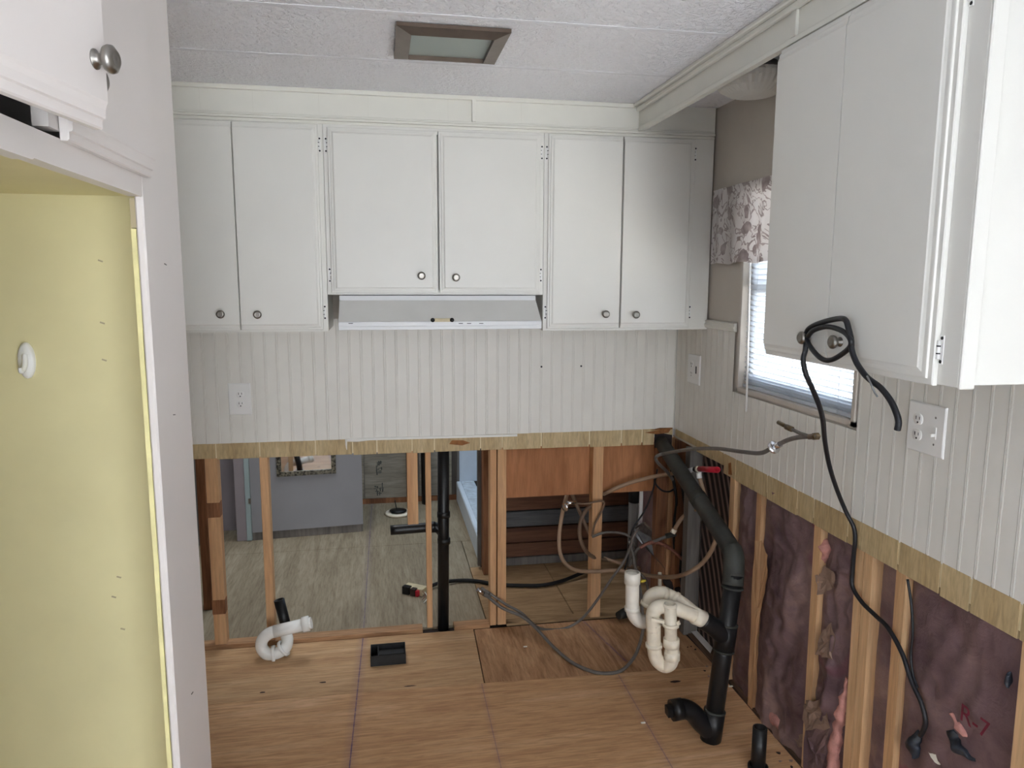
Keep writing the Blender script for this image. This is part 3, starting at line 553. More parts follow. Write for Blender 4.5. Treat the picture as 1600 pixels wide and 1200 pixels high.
for (a_, b_) in ((258, 413), (272, 648), (300, 1083)):      # staple scars
    p = at(a_, b_, 'x', XF); MB().beam(p+Vector((.0006, -.006, .001)), p+Vector((.0006, .006, -.001)), .0012, .0016).build('staple_scar', 'hose_grey', t)
for (a_, b_) in ((157, 408), (160, 505), (163, 563), (186, 902), (178, 933), (192, 983)):
    p = at(a_, b_, 'y', -1.7); MB().beam(p+Vector((-.004, -.0004, .002)), p+Vector((.004, -.0004, -.001)), .0012, .0028).build('chipped_paint', 'bare_board', t)
# adhesive hook
q = at(43, 563, 'y', -1.70); hk = thing('adhesive_hook', (q.x, -1.70, q.z-.03), 'small white plastic adhesive hook on the yellow panel', 'hook')
mb = MB(); n = 20; rx, rz = .0145, .034
ring = lambda s_, yy: [(q.x+rx*s_*math.cos(2*math.pi*k/n), yy, q.z+rz*s_*math.sin(2*math.pi*k/n)) for k in range(n)]
vs = ring(1, -1.6995)+ring(1, -1.706)+ring(.8, -1.709)+ring(.01, -1.710); mb.add(vs, [(i*n+k, i*n+(k+1) % n, (i+1)*n+(k+1) % n, (i+1)*n+k) for i in range(3) for k in range(n)], True); mb.build('base_plate', 'white_plastic', hk)
MB().tube([(q.x, -1.709, q.z+.012), (q.x+.001, -1.713, q.z-.004), (q.x, -1.719, q.z-.016), (q.x-.001, -1.727, q.z-.018), (q.x-.001, -1.730, q.z-.010)], [.005, .005, .0045, .004, .003], 8).build('hook_arm', 'white_plastic', hk)
# range hood
t = thing('range_hood', (.23, -.2, 1.44), 'white metal under-cabinet range hood with sloped grey front and small knob plate', 'range hood')
hx0, hx1 = -.150, .612
MB().prism([(hx0, -.002, 1.556), (hx0, -.335, 1.556), (hx0, -.338, 1.538), (hx0, -.448, 1.462), (hx0, -.452, 1.446), (hx0, -.452, 1.436), (hx0, -.44, 1.434), (hx0, -.002, 1.434)], (hx1-hx0, 0, 0)).build('shell', 'hood_metal', t)
MB().prism([(hx0+.002, -.3392, 1.5378), (hx0+.002, -.4482, 1.4632), (hx0+.002, -.4467, 1.461), (hx0+.002, -.3377, 1.5356)], (hx1-hx0-.004, 0, 0)).build('sloped_panel', 'hood_front', t)
B('front_lip', (hx0, -.4545, 1.446), (hx1, -.451, 1.462), 'hood_metal', t, .001); B('lower_lip', (hx0, -.4535, 1.432), (hx1, -.44, 1.4445), 'hood_metal', t, .001)
qa, qb = at(676, 500, 'y', -.455), at(706, 501, 'y', -.455)
B('control_plate', (qa.x+.006, -.4565, qa.z-.007), (qb.x-.006, -.4544, qa.z+.006), 'beige_box', t, .0005)
for q in (qa, qb): MB().lathe((q.x, -.4545, qa.z), NY, [(0, 0), (.008, 0), (.008, .008), (.006, .011), (0, .0115)], 14).build('control_knob', 'abs_black', t)
B('lamp_lens', (.20, -.40, 1.428), (.33, -.33, 1.4345), 'frosted_glass', t)
for px in (548, 720, 733, 752): q = at(px, 505, 'y', -.4555); B('chipped_paint', (q.x-.008, -.4547, q.z-.002), (q.x+.008, -.4543, q.z+.0003), 'slot_black', t)
# outlets
def outlet_unit(mb_par, c, U, N, duplex=True):
    c, U, N = map(Vector, (c, U, N)); V = Vector((0, 0, 1))
    for dz in (.0205, -.0205):
        k = MB(); cc = c+V*dz; n = 16; vs = []
        for s_, d in ((1, 0), (1, .0012), (.93, .002), (.01, .002)):
            for i in range(n):
                a = 2*math.pi*i/n; vs.append(cc+U*.0168*s_*math.cos(a)+V*max(-.0140, min(.0140, .0168*math.sin(a)))*s_+N*d)
        k.add(vs, [(i*n+j, i*n+(j+1) % n, (i+1)*n+(j+1) % n, (i+1)*n+j) for i in range(3) for j in range(n)], True); so = k.build('socket', 'white_plastic', mb_par)
        for du, hh in ((-.0062, .0045), (.0062, .0038)):
            mb = MB(); a = cc+U*du+V*.003+N*.0021; mb.add([a+U*x*.0011+V*y*hh+N*z*.0003 for x in (-1, 1) for y in (-1, 1) for z in (-1, 1)], [(0, 1, 3, 2), (4, 6, 7, 5), (0, 4, 5, 1), (2, 3, 7, 6), (0, 2, 6, 4), (1, 5, 7, 3)]); mb.build('slot', 'slot_black', so)
        MB().lathe(cc-V*.0085+N*.0021, N, [(.0026, 0), (.0026, .0003), (0, .0004)], 10).build('slot', 'slot_black', so)
def plate(c, U, N, w, h, parent):
    c, U, N = map(Vector, (c, U, N)); V = Vector((0, 0, 1)); vs = []
    for i, d in ((0, 0), (0, .003), (.003, .0055)): vs += [c+U*(a*(w/2-i))+V*(b*(h/2-i))+N*d for a, b in ((-1, -1), (1, -1), (1, 1), (-1, 1))]
    return MB().add(vs, [(3, 2, 1, 0), (8, 9, 10, 11)]+[(4*i+j, 4*i+(j+1) % 4, 4*i+4+(j+1) % 4, 4*i+4+j) for i in (0, 1) for j in range(4)]).build('plate', 'white_plastic', parent)
c = (at(356, 598, 'y', 0)+at(394, 648, 'y', 0))/2; c.y = -.003
t = thing('wall_outlet', (c.x, 0, c.z-.07), 'white duplex outlet with square plate on the back beadboard', 'outlet', 'kitchen outlets'); plate(c, UX, NY, .090, .134, t); outlet_unit(t, (c.x+.003, -.0085, c.z), UX, NY)
c = (at(1075, 552, 'x', XR)+at(1097, 603, 'x', XR))/2; c.x = 1.353
t = thing('wall_outlet', (1.35, c.y, c.z-.06), 'white outlet on the window wall near the corner', 'outlet', 'kitchen outlets'); plate(c, UYm, NXm, .125, .128, t); outlet_unit(t, (1.3475, c.y+.016, c.z), UYm, NXm); 
MB().box((1.3465, c.y-.034, c.z-.016), (1.3478, c.y-.024, c.z+.016), .0004).build('switch_slot', 'slot_black', t)
c = (at(1426, 630, 'x', XR)+at(1475, 712, 'x', XR))/2; c.x = 1.353
t = thing('wall_outlet', (1.35, c.y, c.z-.06), 'white outlet and switch plate below the window-wall cabinet', 'outlet', 'kitchen outlets'); plate(c, UYm, NXm, .126, .128, t); outlet_unit(t, (1.3475, c.y+.026, c.z), UYm, NXm)
sp = B('switch_base', (1.3455, c.y-.038, c.z-.020), (1.3478, c.y-.026, c.z+.010), 'white_plastic', t, .0005); B('toggle', (1.335, c.y-.036, c.z-.014), (1.3462, c.y-.029, c.z-.006), 'white_plastic', sp, .001)
for dz in (.034, -.034): MB().lathe((1.3475, c.y-.032, c.z+dz), NXm, [(.003, 0), (.003, .0006), (0, .001)], 8).build('screw', 'metal_nickel', t)
# ceiling lamps
t = thing('recessed_ceiling_light', (.215, -.94, H), 'square ceiling light with bronze metal frame and frosted glass', 'ceiling light')
x0, x1, y0, y1 = .060, .376, -1.092, -.784
def frame_ring(zin, zout, w):
    mb = MB(); R1 = [(x0, y0), (x1, y0), (x1, y1), (x0, y1)]; vs = []
    for i, z in ((0, H-.002), (0, H-.012), (w, zin), (w, H-.002)): vs += [(x0+i, y0+i, z), (x1-i, y0+i, z), (x1-i, y1-i, z), (x0+i, y1-i, z)]
    return mb.add(vs, [(4*i+j, 4*i+(j+1) % 4, 4*i+4+(j+1) % 4, 4*i+4+j) for i in range(3) for j in range(4)])
frame_ring(H-.022, H, .042).build('frame', 'metal_bronze', t); B('diffuser', (x0+.041, y0+.041, H-.009), (x1-.041, y1-.041, H-.004), 'frosted_glass', t)
c = at(1178, 100, 'x', 1.2); t = thing('dome_ceiling_light', (c.x, c.y, H), 'ribbed white glass dome ceiling light behind the soffit board', 'ceiling light')
mb = MB(); n = 72; vs = []; pr_ = [(.078, H-.024), (.104, H-.030), (.120, H-.044), (.118, H-.060), (.102, H-.080), (.072, H-.096), (.036, H-.104), (.001, H-.105)]
for i, (r, z) in enumerate(pr_):
    for k in range(n):
        rr = r*(1+(.018 if k % 2 else -.018)*(1 if 0 < i < 7 else 0)); a = 2*math.pi*k/n; vs.append((c.x+rr*math.cos(a), c.y+rr*math.sin(a), z))
mb.add(vs, [(i*n+k, i*n+(k+1) % n, (i+1)*n+(k+1) % n, (i+1)*n+k) for i in range(len(pr_)-1) for k in range(n)], False); mb.build('dome', 'dome_glass', t)
MB().lathe((c.x, c.y, H-.03), (0, 0, 1), [(0, 0), (.076, 0), (.08, .006), (.078, .012), (.072, .014), (.074, .0295), (0, .0298)], 28).build('canopy', 'metal_nickel', t)
# blind and curtain
t = thing('window_blind', (1.385, -.96, 1.23), 'white horizontal slat blind lowered in the kitchen window', 'blind')
zz = 1.232; i = 0; sl = None
while zz < 1.93:
    if sl is None:
        mb = MB(); w = .0125; T = math.radians(48); cs = [(-w, -.0), (-w*.5, .0016), (0, .0022), (w*.5, .0016), (w, 0)]
        vs = [(1.379+a*math.cos(T)+b*math.sin(T), yy, zz-a*math.sin(T)*1+b*math.cos(T)) for yy in (Y0+.022, Y1-.022) for a, b in cs]+[(1.379+a*math.cos(T)+(b-.0007)*math.sin(T), yy, zz-a*math.sin(T)+(b-.0007)*math.cos(T)) for yy in (Y0+.022, Y1-.022) for a, b in cs]
        mb.add(vs, [(k, k+1, k+6, k+5) for k in range(4)]+[(k+10, k+15, k+16, k+11) for k in range(4)]+[(0, 5, 15, 10), (4, 14, 19, 9)]); sl = mb.build('slat', 'blind_white', t); o0 = WP[sl].copy(); z00 = zz
    else: link('slat', sl.data, o0+Vector((0, 0, zz-z00)), t)
    zz += .0195 if zz > 1.262 else .0105
B('bottom_rail', (1.368, Y0+.022, 1.214), (1.390, Y1-.022, 1.226), 'blind_white', t, .002); B('head_rail', (1.362, Y0+.02, 1.93), (1.394, Y1-.02, 1.942), 'blind_white', t)
for yy in (-.70, -.96, -1.22): MB().tube([(1.366, yy, 1.22), (1.366, yy, 1.935)], .0008, 5, 0).build('ladder_cord', 'blind_white', t)
MB().tube([(1.347, at(1172, 412, 'x', 1.347).y, 1.93), at(1172, 412, 'x', 1.347), at(1166, 643, 'x', 1.342)], .0042, 8, 0).build('tilt_wand', 'white_plastic', t)
q0 = at(1122, 413, 'x', 1.325)
def cur(u, v):
    yy = -.375-u*1.0; zz = 1.684+.292*v; return (1.332+.008*math.sin(u*46+math.sin(u*13)*2)*(.35+.65*(1-v)), yy, zz+.004*math.sin(u*30)*(1-v))
mb = MB().grid(cur, 90, 10); mb.grid(lambda u, v: (cur(u, v)[0]+.0015, cur(u, v)[1], cur(u, v)[2]), 90, 10)
mb.build('curtain_valance', 'floral_cloth', label='short curtain valance with grey floral scrolls over the window', cat='curtain')
# ---------------------------------------------------------------- pipes
def pipe(name, pts, r, mat, label=None, cat=None, parent=None, smooth=5, seg=16, hollow=(0, 0), group=None): return MB().tube(pts, r, seg, smooth, hollow).build(name, mat, parent, label=label, cat=cat, group=group)
def collar(p, d, r, h, mat, parent, name='collar'):
    p = Vector(p); d = Vector(d).normalized(); return MB().lathe(p-d*h/2, d, [(r*.8, 0), (r, .001), (r, h-.001), (r*.8, h)], 20).build(name, mat, parent)
# vent stack in the stud wall
xp, yp = .275, .075
t = thing('vent_stack', (xp, yp, 0), 'black drain stack in the stud wall with a short side arm', 'pipe')
pipe('stack_pipe', [(xp-.012, yp-.02, -.03), (xp, yp, 1.0)], .0265, 'abs_black', parent=t, smooth=0)
za = at(650, 825, 'y', yp).z; xa = at(610, 825, 'y', yp).x
pipe('side_arm', [(xa, yp, za-.004), (xp-.06, yp, za), (xp-.03, yp, za-.008), (xp-.012, yp-.005, za-.03), (xp-.006, yp-.01, za-.06)], .0225, 'abs_black', parent=t, hollow=(1, 0))
for dz in (.062, -.066): collar((xp-.004, yp-.008, za+dz), (.012, .02, 1), .0305, .028, 'abs_black', t, 'tee_hub')
collar((xp-.055, yp, za), (1, 0, 0), .0255, .028, 'abs_black', t, 'tee_hub')
p = at(664, 760, 'y', 1.99)
pipe('vent_pipe', [(p.x+.01, 1.99, -.02), (p.x, 1.99, 1.4)], .034, 'abs_black', 'black vertical pipe against the far bathroom wall', 'pipe', smooth=0)
# right drain
t = thing('drain_pipe', (1.13, -.97, 0), 'long dusty black drain pipe sloping from the corner down to the floor', 'pipe')
top = Vector((1.303, .016, .858)); el = Vector((1.217, -.925, .655)); base = Vector((1.127, -.968, -.01)); R2 = .0335
dA = (el-top).normalized(); dB = (base-el).normalized()
pipe('sloping_pipe', [top, top+dA*.1, top+dA*.5, el-dA*.08, el-dA*.03+dB*.015, el+dB*.07], R2, 'abs_dusty', parent=t, seg=20)
pipe('down_pipe', [el+dB*.06, base], R2*.95, 'abs_black', parent=t, smooth=0, seg=20)
dn = base-el
for f_ in (.16, .36, .50, .83): collar(el+dn*f_, dn, R2*1.14, .008, 'abs_dusty', t, 'hub_ring')
pipe('hub', [el+dn*.36, el+dn*.5], R2*1.1, 'abs_black', parent=t, smooth=0, seg=20); pipe('hub', [el+dn*.83, el+dn*.99], R2*1.1, 'abs_black', parent=t, smooth=0, seg=20); pipe('hub', [el-dA*.05, el-dA*.02+dB*.02, el+dB*.10], R2*1.1, 'abs_dusty', parent=t, seg=20)
pc = el.lerp(top, .42); collar(pc, dA, R2*1.08, .05, 'abs_dusty', t, 'hub_ring')
YT = -.965
pipe('cleanout_arm', [el+dn*.95, at(1094, 1128, 'y', YT), at(1083, 1114, 'y', YT), at(1068, 1107, 'y', YT), at(1052, 1109, 'y', YT)], R2*1.0, 'abs_black', parent=t)
pa, pb = at(1066, 1107, 'y', YT), at(1049, 1110, 'y', YT); pipe('cleanout_hub', [pa, pb], R2*1.1, 'abs_black', parent=t, smooth=0); MB().beam(pb, pb+(pb-pa).normalized()*.018, .032, .032).build('cleanout_plug', 'abs_black', t)
YW = -.955
tee = el+dn*.43; pipe('tee_branch', [tee, at(1114, 979, 'y', YW), at(1098, 968, 'y', YW)], R2*.98, 'abs_black', parent=t)
# white trap on the drain
t = thing('sink_trap', (1.0, YW, .25), 'cream white plastic sink trap assembly hanging off the black drain pipe', 'pipe'); r = .0245
g_ = lambda a, b, y=YW: at(a, b, 'y', y)
pipe('outlet_run', [g_(1101, 969), g_(1085, 962), g_(1062, 953), g_(1042, 948, YW+.01), g_(1026, 950), g_(1020, 962), g_(1021, 985)], r, 'pvc_cream', parent=t)
collar(g_(1092, 965), g_(1101, 969)-g_(1085, 962), .0295, .042, 'pvc_cream', t, 'slip_nut')
pipe('trap_bend', [g_(1021, 975), g_(1022, 1012), g_(1026, 1030), g_(1038, 1040), g_(1048, 1035, YW-.02), g_(1050, 1018, YW-.02), g_(1049, 998, YW-.02)], r, 'pvc_cream', parent=t)
pipe('tailpiece', [g_(1049, 1022, YW-.02), g_(1047, 943, YW-.02)], r*.86, 'pvc_cream', parent=t, smooth=0, hollow=(0, 1)); collar(g_(1047.1, 946, YW-.02), (0, 0, 1), .0235, .008, 'pvc_cream', t, 'rim')
collar(g_(1021.5, 1008), (0, 0, 1), .029, .014, 'pvc_cream', t, 'slip_nut'); collar(g_(1049, 1004, YW-.02), (0, 0, 1), .0278, .032, 'pvc_cream', t, 'slip_nut'); collar(g_(1050, 1024, YW-.02), (0, 0, 1), .0272, .03, 'pvc_cream', t, 'slip_nut'); collar(g_(1048, 976, YW-.02), (0, 0, 1), .0285, .012, 'pvc_cream', t, 'slip_nut')
a = g_(1018, 967, YW-.03); b = g_(1062, 973, YW-.045); MB().beam(a, g_(1038, 972, YW-.045), .012, .010).build('strap', 'pvc_cream', t); MB().beam(g_(1058, 974, YW-.04), b, .012, .012).build('strap_lug', 'pvc_cream', t)
YB = -.86
pipe('rear_elbow', [g_(1013, 947, YB), g_(1017, 933, YB), g_(1030, 927, YB), g_(1045, 931, YB), g_(1062, 941, YB-.03), g_(1080, 955, YW+.02), g_(1090, 962, YW)], r*1.05, 'pvc_cream', parent=t, hollow=(1, 0))
collar(g_(1014, 944, YB), g_(1017, 933, YB)-g_(1013, 947, YB), .031, .012, 'pvc_cream', t, 'slip_nut'); collar(g_(1037, 929, YB), g_(1045, 931, YB)-g_(1030, 927, YB), .0285, .02, 'pvc_cream', t, 'slip_nut'); collar(g_(1056, 937, YB-.02), g_(1062, 941, YB-.03)-g_(1045, 931, YB), .0285, .012, 'pvc_cream', t, 'slip_nut')
pipe('standpipe', [g_(988, 897, YB), g_(988, 920, YB), g_(988, 946, YB), g_(990, 959, YB), g_(999, 970, YB), g_(1012, 971, YB), g_(1030, 968, YB-.03)], r, 'pvc_ivory', parent=t, hollow=(1, 0))
collar(g_(988, 903, YB), (0, 0, 1), .0282, .042, 'pvc_ivory', t, 'slip_nut'); collar(g_(988, 951, YB), (0, 0, 1), .0282, .016, 'pvc_ivory', t, 'slip_nut')
# floor stub
p = at(1184, 1205, 'z', 0); t = thing('floor_pipe_stub', (p.x, p.y, 0), 'short black pipe stub rising from the floor at the bottom edge', 'pipe')
pipe('stub_pipe', [(p.x, p.y, -.02), (p.x+.002, p.y+.004, .155)], .0235, 'abs_black', parent=t, smooth=0, hollow=(0, 1)); collar((p.x, p.y, .01), (0, 0, 1), .033, .024, 'abs_black', t, 'floor_collar')
# left trap and stub
p = at(452, 1003, 'z', .0); YL = -.105
t = thing('loose_sink_trap', (-.47, YL, 0), 'glossy white plastic sink trap by the stud wall at the left', 'pipe'); gl = lambda a, b, y=YL: at(a, b, 'y', y)
off = Vector((0, 0, .0))
pipe('trap_bend', [gl(487, 973), gl(462, 979), gl(436, 985), gl(420, 990), gl(410, 1000), gl(409, 1012), gl(418, 1022, YL-.01), gl(432, 1021, YL-.01), gl(446, 1012, YL), gl(449, 1000, YL+.03), gl(447, 992, YL+.05)], .0255, 'pvc_white', parent=t, hollow=(1, 0))
collar(gl(478, 975), gl(487, 973)-gl(462, 979), .033, .03, 'pvc_white', t, 'slip_nut'); collar(gl(428, 1022, YL-.01), (1, 0, .1), .037, .014, 'pvc_white', t, 'slip_nut'); collar(gl(443, 1013, YL-.0), (1, 0, .75), .037, .012, 'pvc_white', t, 'slip_nut'); pipe('arm_sleeve', [gl(474, 976), gl(428, 987)], .0268, 'pvc_white', parent=t, smooth=0)
pipe('waste_stub', [at(449, 1000, 'y', -.035), at(446, 975, 'y', -.03), at(436, 937, 'y', -.02)], .023, 'abs_black', 'black waste pipe stub behind the loose white trap', 'pipe', hollow=(0, 1), smooth=0)
# floor register boot
x0, x1, y0, y1, hh = -.07, .078, -.262, -.158, .046
t = thing('floor_vent_box', (0, -.21, 0), 'black open metal duct box set in the plywood floor', 'vent')
B('front_wall', (x0, y0, -.003), (x1, y0+.002, hh), 'box_black', t); B('rear_wall', (x0, y1-.002, -.003), (x1, y1, hh), 'box_black', t); B('end_wall', (x0, y0+.002, -.003), (x0+.002, y1-.002, hh), 'box_black', t); B('end_wall', (x1-.002, y0+.002, -.003), (x1, y1-.002, hh), 'box_black', t)
B('bottom', (x0+.002, y0+.002, -.003), (x1-.002, y1-.002, .001), 'rubber_black', t); B('divider', (x0+.03, y0+.002, .0), (x0+.033, y1-.002, hh-.008), 'box_black', t); B('damper_blade', (x0+.034, y0+.05, .02), (x1-.004, y1-.004, .023), 'box_black', t)
# ---------------------------------------------------------------- hoses and cables
def hose(name, pts, r, mat, label, cat='hose', group=None, seg=10, smooth=6, parent=None): return pipe(name, pts, r, mat, label, cat, parent, smooth, seg, group=group)
gy_ = lambda a, b, y: at(a, b, 'y', y)
gx_ = lambda a, b, x: at(a, b, 'x', x)
# black appliance cord over the cabinet knobs
D0 = 1.0
cord = [(1438, 1150, 1.352), (1446, 1130, 1.350), (1440, 1100, 1.348), (1424, 1064, 1.346), (1410, 1022, 1.345), (1388, 982, 1.345), (1366, 960, 1.345), (1346, 940, 1.345), (1332, 916, 1.344), (1332, 890, 1.342), (1334, 865, 1.338), (1336, 845, 1.334), (1334, 824, 1.328), (1322, 800, 1.31), (1308, 766, 1.27), (1296, 728, 1.21), (1289, 690, 1.15), (1286, 659, 1.10), (1281, 637, 1.07), (1270, 609, 1.03), (1259, 584, 1.0), (1255, 562, .995), (1258, 548, D0), (1260, 530, D0), (1261, 518, D0), (1269, 510, D0), (1287, 503, .995), (1310, 498, .99), (1321, 500, .985), (1326, 514, .985), (1330, 532, .985), (1331, 547, .985), (1338, 566, .985), (1350, 584, .985), (1360, 594, .985), (1376, 606, .985), (1391, 625, .985), (1400, 644, .985), (1404, 659, .985), (1402, 672, .985)]
cpts = [gx_(*c) for c in cord]; n = len(cpts)
t = thing('appliance_cord', tuple(gx_(1438, 1150, 1.352)), 'thick black power cord looped over the cabinet knobs and down the wall', 'cord')
hose('cord', cpts, .0062, 'cord_black', None, None, parent=t)
hose('cord_loop', [gx_(a, b, c) for a, b, c in ((1262, 527, .998), (1270, 517, .99), (1287, 511, .99), (1303, 512, .99), (1319, 519, .985), (1329, 531, .98), (1328, 542, .985), (1316, 553, .99), (1300, 562, .99), (1287, 562, .99), (1275, 553, .99), (1264, 538, .995), (1260, 524, .998))], .0058, 'cord_black', None, None, parent=t)
hose('wire_tie', [gx_(1355, 588, .98), gx_(1361, 600, .975), gx_(1366, 612, .978), gx_(1371, 620, .98)], .0022, 'galvanised', None, None, parent=t, seg=6)
hose('thin_cable', [gx_(a, b, 1.358) for a, b in ((1418, 905), (1424, 945), (1426, 990), (1423, 1020), (1426, 1052), (1434, 1075))], .0035, 'cord_black', 'thin black cable hanging down against the brown paper insulation', 'cable', seg=8)
# grey supply tube with chrome valve on the right
t = thing('supply_tube', tuple(gy_(1050, 745, -.12)), 'grey flexible supply tube reaching across the corner to a chrome stop valve', 'hose')
tp = [gy_(1053, 752, -.05), gy_(1042, 737, -.10), gy_(1027, 722, -.16), gy_(1026, 713, -.19), gy_(1042, 708, -.22), gx_(1080, 702, 1.20), gx_(1120, 701, 1.225), gx_(1160, 706, 1.235), gx_(1188, 708, 1.24), gx_(1206, 700, 1.245), gx_(1230, 688, 1.25), gx_(1250, 683, 1.25), gx_(1272, 682, 1.25)]
hose('tube', tp, .0072, 'hose_grey', None, None, parent=t, seg=12)
va = gx_(1213, 697, 1.245); dv = (gx_(1222, 692, 1.248)-gx_(1206, 700, 1.244)).normalized()
MB().tube([va-dv*.012, va+dv*.022], .0105, 8, 0).build('valve_body', 'chrome', t); MB().lathe(gx_(1211, 698, 1.243), -dv, [(0, 0), (.014, .002), (.021, .006), (.021, .009), (.006, .011), (.005, 0)], 18).build('valve_handle', 'chrome', t)
nb_ = gx_(1272, 682, 1.25); dd = (gx_(1284, 681, 1.25)-nb_).normalized(); MB().tube([nb_, nb_+dd*.016], .0115, 6, 0, hollow=(0, 1)).build('brass_nut', 'brass', t)
hose('branch_tube', [gx_(1262, 681, 1.25), gx_(1250, 677, 1.248), gx_(1236, 670, 1.245)], .0055, 'hose_grey', None, None, parent=t); MB().tube([gx_(1238, 671, 1.245), gx_(1228, 666.5, 1.243)], .009, 6, 0).build('brass_nut', 'brass', t); MB().tube([gx_(1230, 667, 1.243), gx_(1216, 660, 1.24)], .0068, 8, 0).build('brass_tail', 'brass', t)
# chrome stop valve in the middle bay
t = thing('stop_valve', tuple(gy_(885, 790, -.03)), 'chrome stop valve with oval handle hanging on a thin brown tube', 'valve')
a = gy_(886, 786, -.04); b = gy_(899, 786, -.03)
MB().tube([a, b], .0105, 8, 0).build('valve_body', 'chrome', t); MB().tube([gy_(888, 787, -.04), gy_(884, 793, -.06)], .008, 8, 0).build('stem', 'chrome', t); MB().lathe(gy_(884, 792, -.05), (-.85, -.5, -.15), [(0, 0), (.012, .001), (.02, .004), (.02, .008), (.006, .012), (0, .012)], 18).build('handle', 'chrome', t)
hose('tube', [gy_(897, 786, -.03), gy_(915, 787, -.03), gy_(930, 784, -.025), gy_(941, 783, -.02), gy_(944, 788, -.02), gy_(938, 803, -.01), gy_(929, 820, -.02), gy_(925, 838, -.03)], .0048, 'hose_brown', None, None, parent=t)
hose('water_hose', [gy_(886, 772, .10), gy_(879, 800, .03), gy_(874, 835, .0), gy_(875, 862, -.02), (gy_(883, 880, -.03)), gy_(900, 891, -.03), gy_(930, 893, -.03), gy_(965, 891, -.05), gy_(1000, 897, -.1), gy_(1040, 902, -.2), gx_(1070, 897, 1.27), gx_(1095, 882, 1.32), gx_(1110, 863, 1.335), gx_(1120, 840, 1.34)], .0095, 'hose_tan', 'long tan plastic hose hanging in a wide U across the corner', 'hose')
hose('water_hose', [gy_(943, 784, .068), gy_(921, 792, .03), gy_(908, 812, .0), gy_(906, 838, -.01), gy_(915, 860, -.01), gy_(931, 872, .02), gy_(955, 876, .07), gy_(985, 885, .0), gy_(1000, 888, -.04)], .0095, 'hose_brown', 'brown plastic hose looping left around the middle stud', 'hose')
hose('water_hose', [gy_(893, 770, .12), gy_(905, 798, .10), gy_(917, 825, .075), gy_(926, 842, .07), gy_(936, 862, .07)], .0085, 'hose_brown', 'short straight brown hose slanting behind the chrome stop valve', 'hose')
hose('water_hose', [gy_(925, 839, -.03), gy_(945, 832, -.04), gy_(970, 833, -.05), gy_(985, 840, -.06), gy_(992, 858, -.06), gy_(988, 876, -.08)], .0065, 'hose_grey', 'thin grey tube arching right from the middle stud', 'hose')
t = thing('water_hose', tuple(gy_(945, 772, .03)), 'tan hose rising to a red capped shutoff under the black drain pipe', 'hose')
hose('hose', [gy_(943, 772, .07), gy_(958, 765, .02), gy_(985, 754, .0), gy_(1020, 745, -.04), gy_(1050, 740, -.09), gx_(1075, 736, 1.34)], .0095, 'hose_tan', None, None, parent=t)
ra, rb = gx_(1093, 733, 1.315), gx_(1121, 734, 1.305); dr_ = (rb-ra)
MB().tube([gx_(1075, 736, 1.335), gx_(1086, 733, 1.32)], .011, 10, 0).build('white_fitting', 'white_plastic', t); MB().tube([gx_(1086, 733, 1.32), gx_(1091, 733, 1.317)], .0125, 10, 0).build('black_fitting', 'abs_black', t); MB().tube([ra-dr_*.05, rb], .0125, 12, 0, hollow=(0, 1)).build('red_cap', 'red_plastic', t); MB().tube([ra-dr_*.12, ra], .0135, 12, 0).build('clear_ring', 'pvc_cream', t)
hose('drop_hose', [gx_(1092, 742, 1.32), gx_(1097, 760, 1.33), gx_(1103, 783, 1.335)], .0095, 'hose_tan', None, None, parent=t); MB().tube([gx_(1092, 738, 1.32), gx_(1093, 747, 1.322)], .0115, 10, 0).build('white_fitting', 'white_plastic', t)
MB().tube([gx_(1102, 779, 1.334), gx_(1105, 786, 1.336)], .0115, 10, 0).build('white_fitting', 'pvc_cream', t); MB().tube([gx_(1105, 786, 1.336), gx_(1110, 795, 1.337)], .0105, 10, 0).build('black_fitting', 'abs_black', t); MB().tube([gx_(1110, 795, 1.337), gx_(1115, 806, 1.34)], .0085, 10, 0).build('white_fitting', 'white_plastic', t)
t = thing('water_hose', tuple(gy_(1053, 832, -.12)), 'short tan hose curving up behind the black drain pipe from a dark coupling', 'hose')
hose('hose', [gy_(1052, 832, -.14), gy_(1058, 820, -.15), gy_(1067, 808, -.17), gy_(1080, 799, -.2), gy_(1098, 793, -.26)], .0095, 'hose_tan', None, None, parent=t); MB().tube([gy_(1054, 827, -.14), gy_(1051, 833, -.14)], .013, 12, 0).build('clear_ring', 'pvc_cream', t); MB().tube([gy_(1056, 834, -.14), gy_(1040, 838, -.13)], .012, 10, 0).build('dark_coupling', 'abs_dusty', t)
hose('tail_tube', [gy_(1042, 838, -.13), gy_(1022, 846, -.12), gy_(1005, 852, -.11), gy_(994, 860, -.1), gy_(988, 872, -.1), gy_(983, 885, -.1)], .0075, 'hose_grey', None, None, parent=t)
hose('water_hose', [gy_(943, 872, .07), gy_(958, 877, .05), gy_(972, 882, .03)], .009, 'hose_tan', 'stub of pale orange hose beside the middle stud foot', 'hose')
# ribbed copper hose
t = thing('ribbed_hose', tuple(gy_(1030, 850, -.1)), 'coppery ribbed flexible hose tangled in the corner', 'hose')
rp = [gy_(1000, 856, -.12), gy_(1015, 848, -.12), gy_(1030, 848, -.12), gy_(1046, 856, -.12), gy_(1058, 866, -.11), gy_(1068, 876, -.1)]
hose('core', rp, .0075, 'copper_hose', None, None, parent=t)
for i in range(14):
    f_ = .9+i*.16; k = int(f_); p = rp[k].lerp(rp[k+1], f_-k); collar(p, rp[k+1]-rp[k], .0098, .0038, 'copper_hose', t, 'rib')
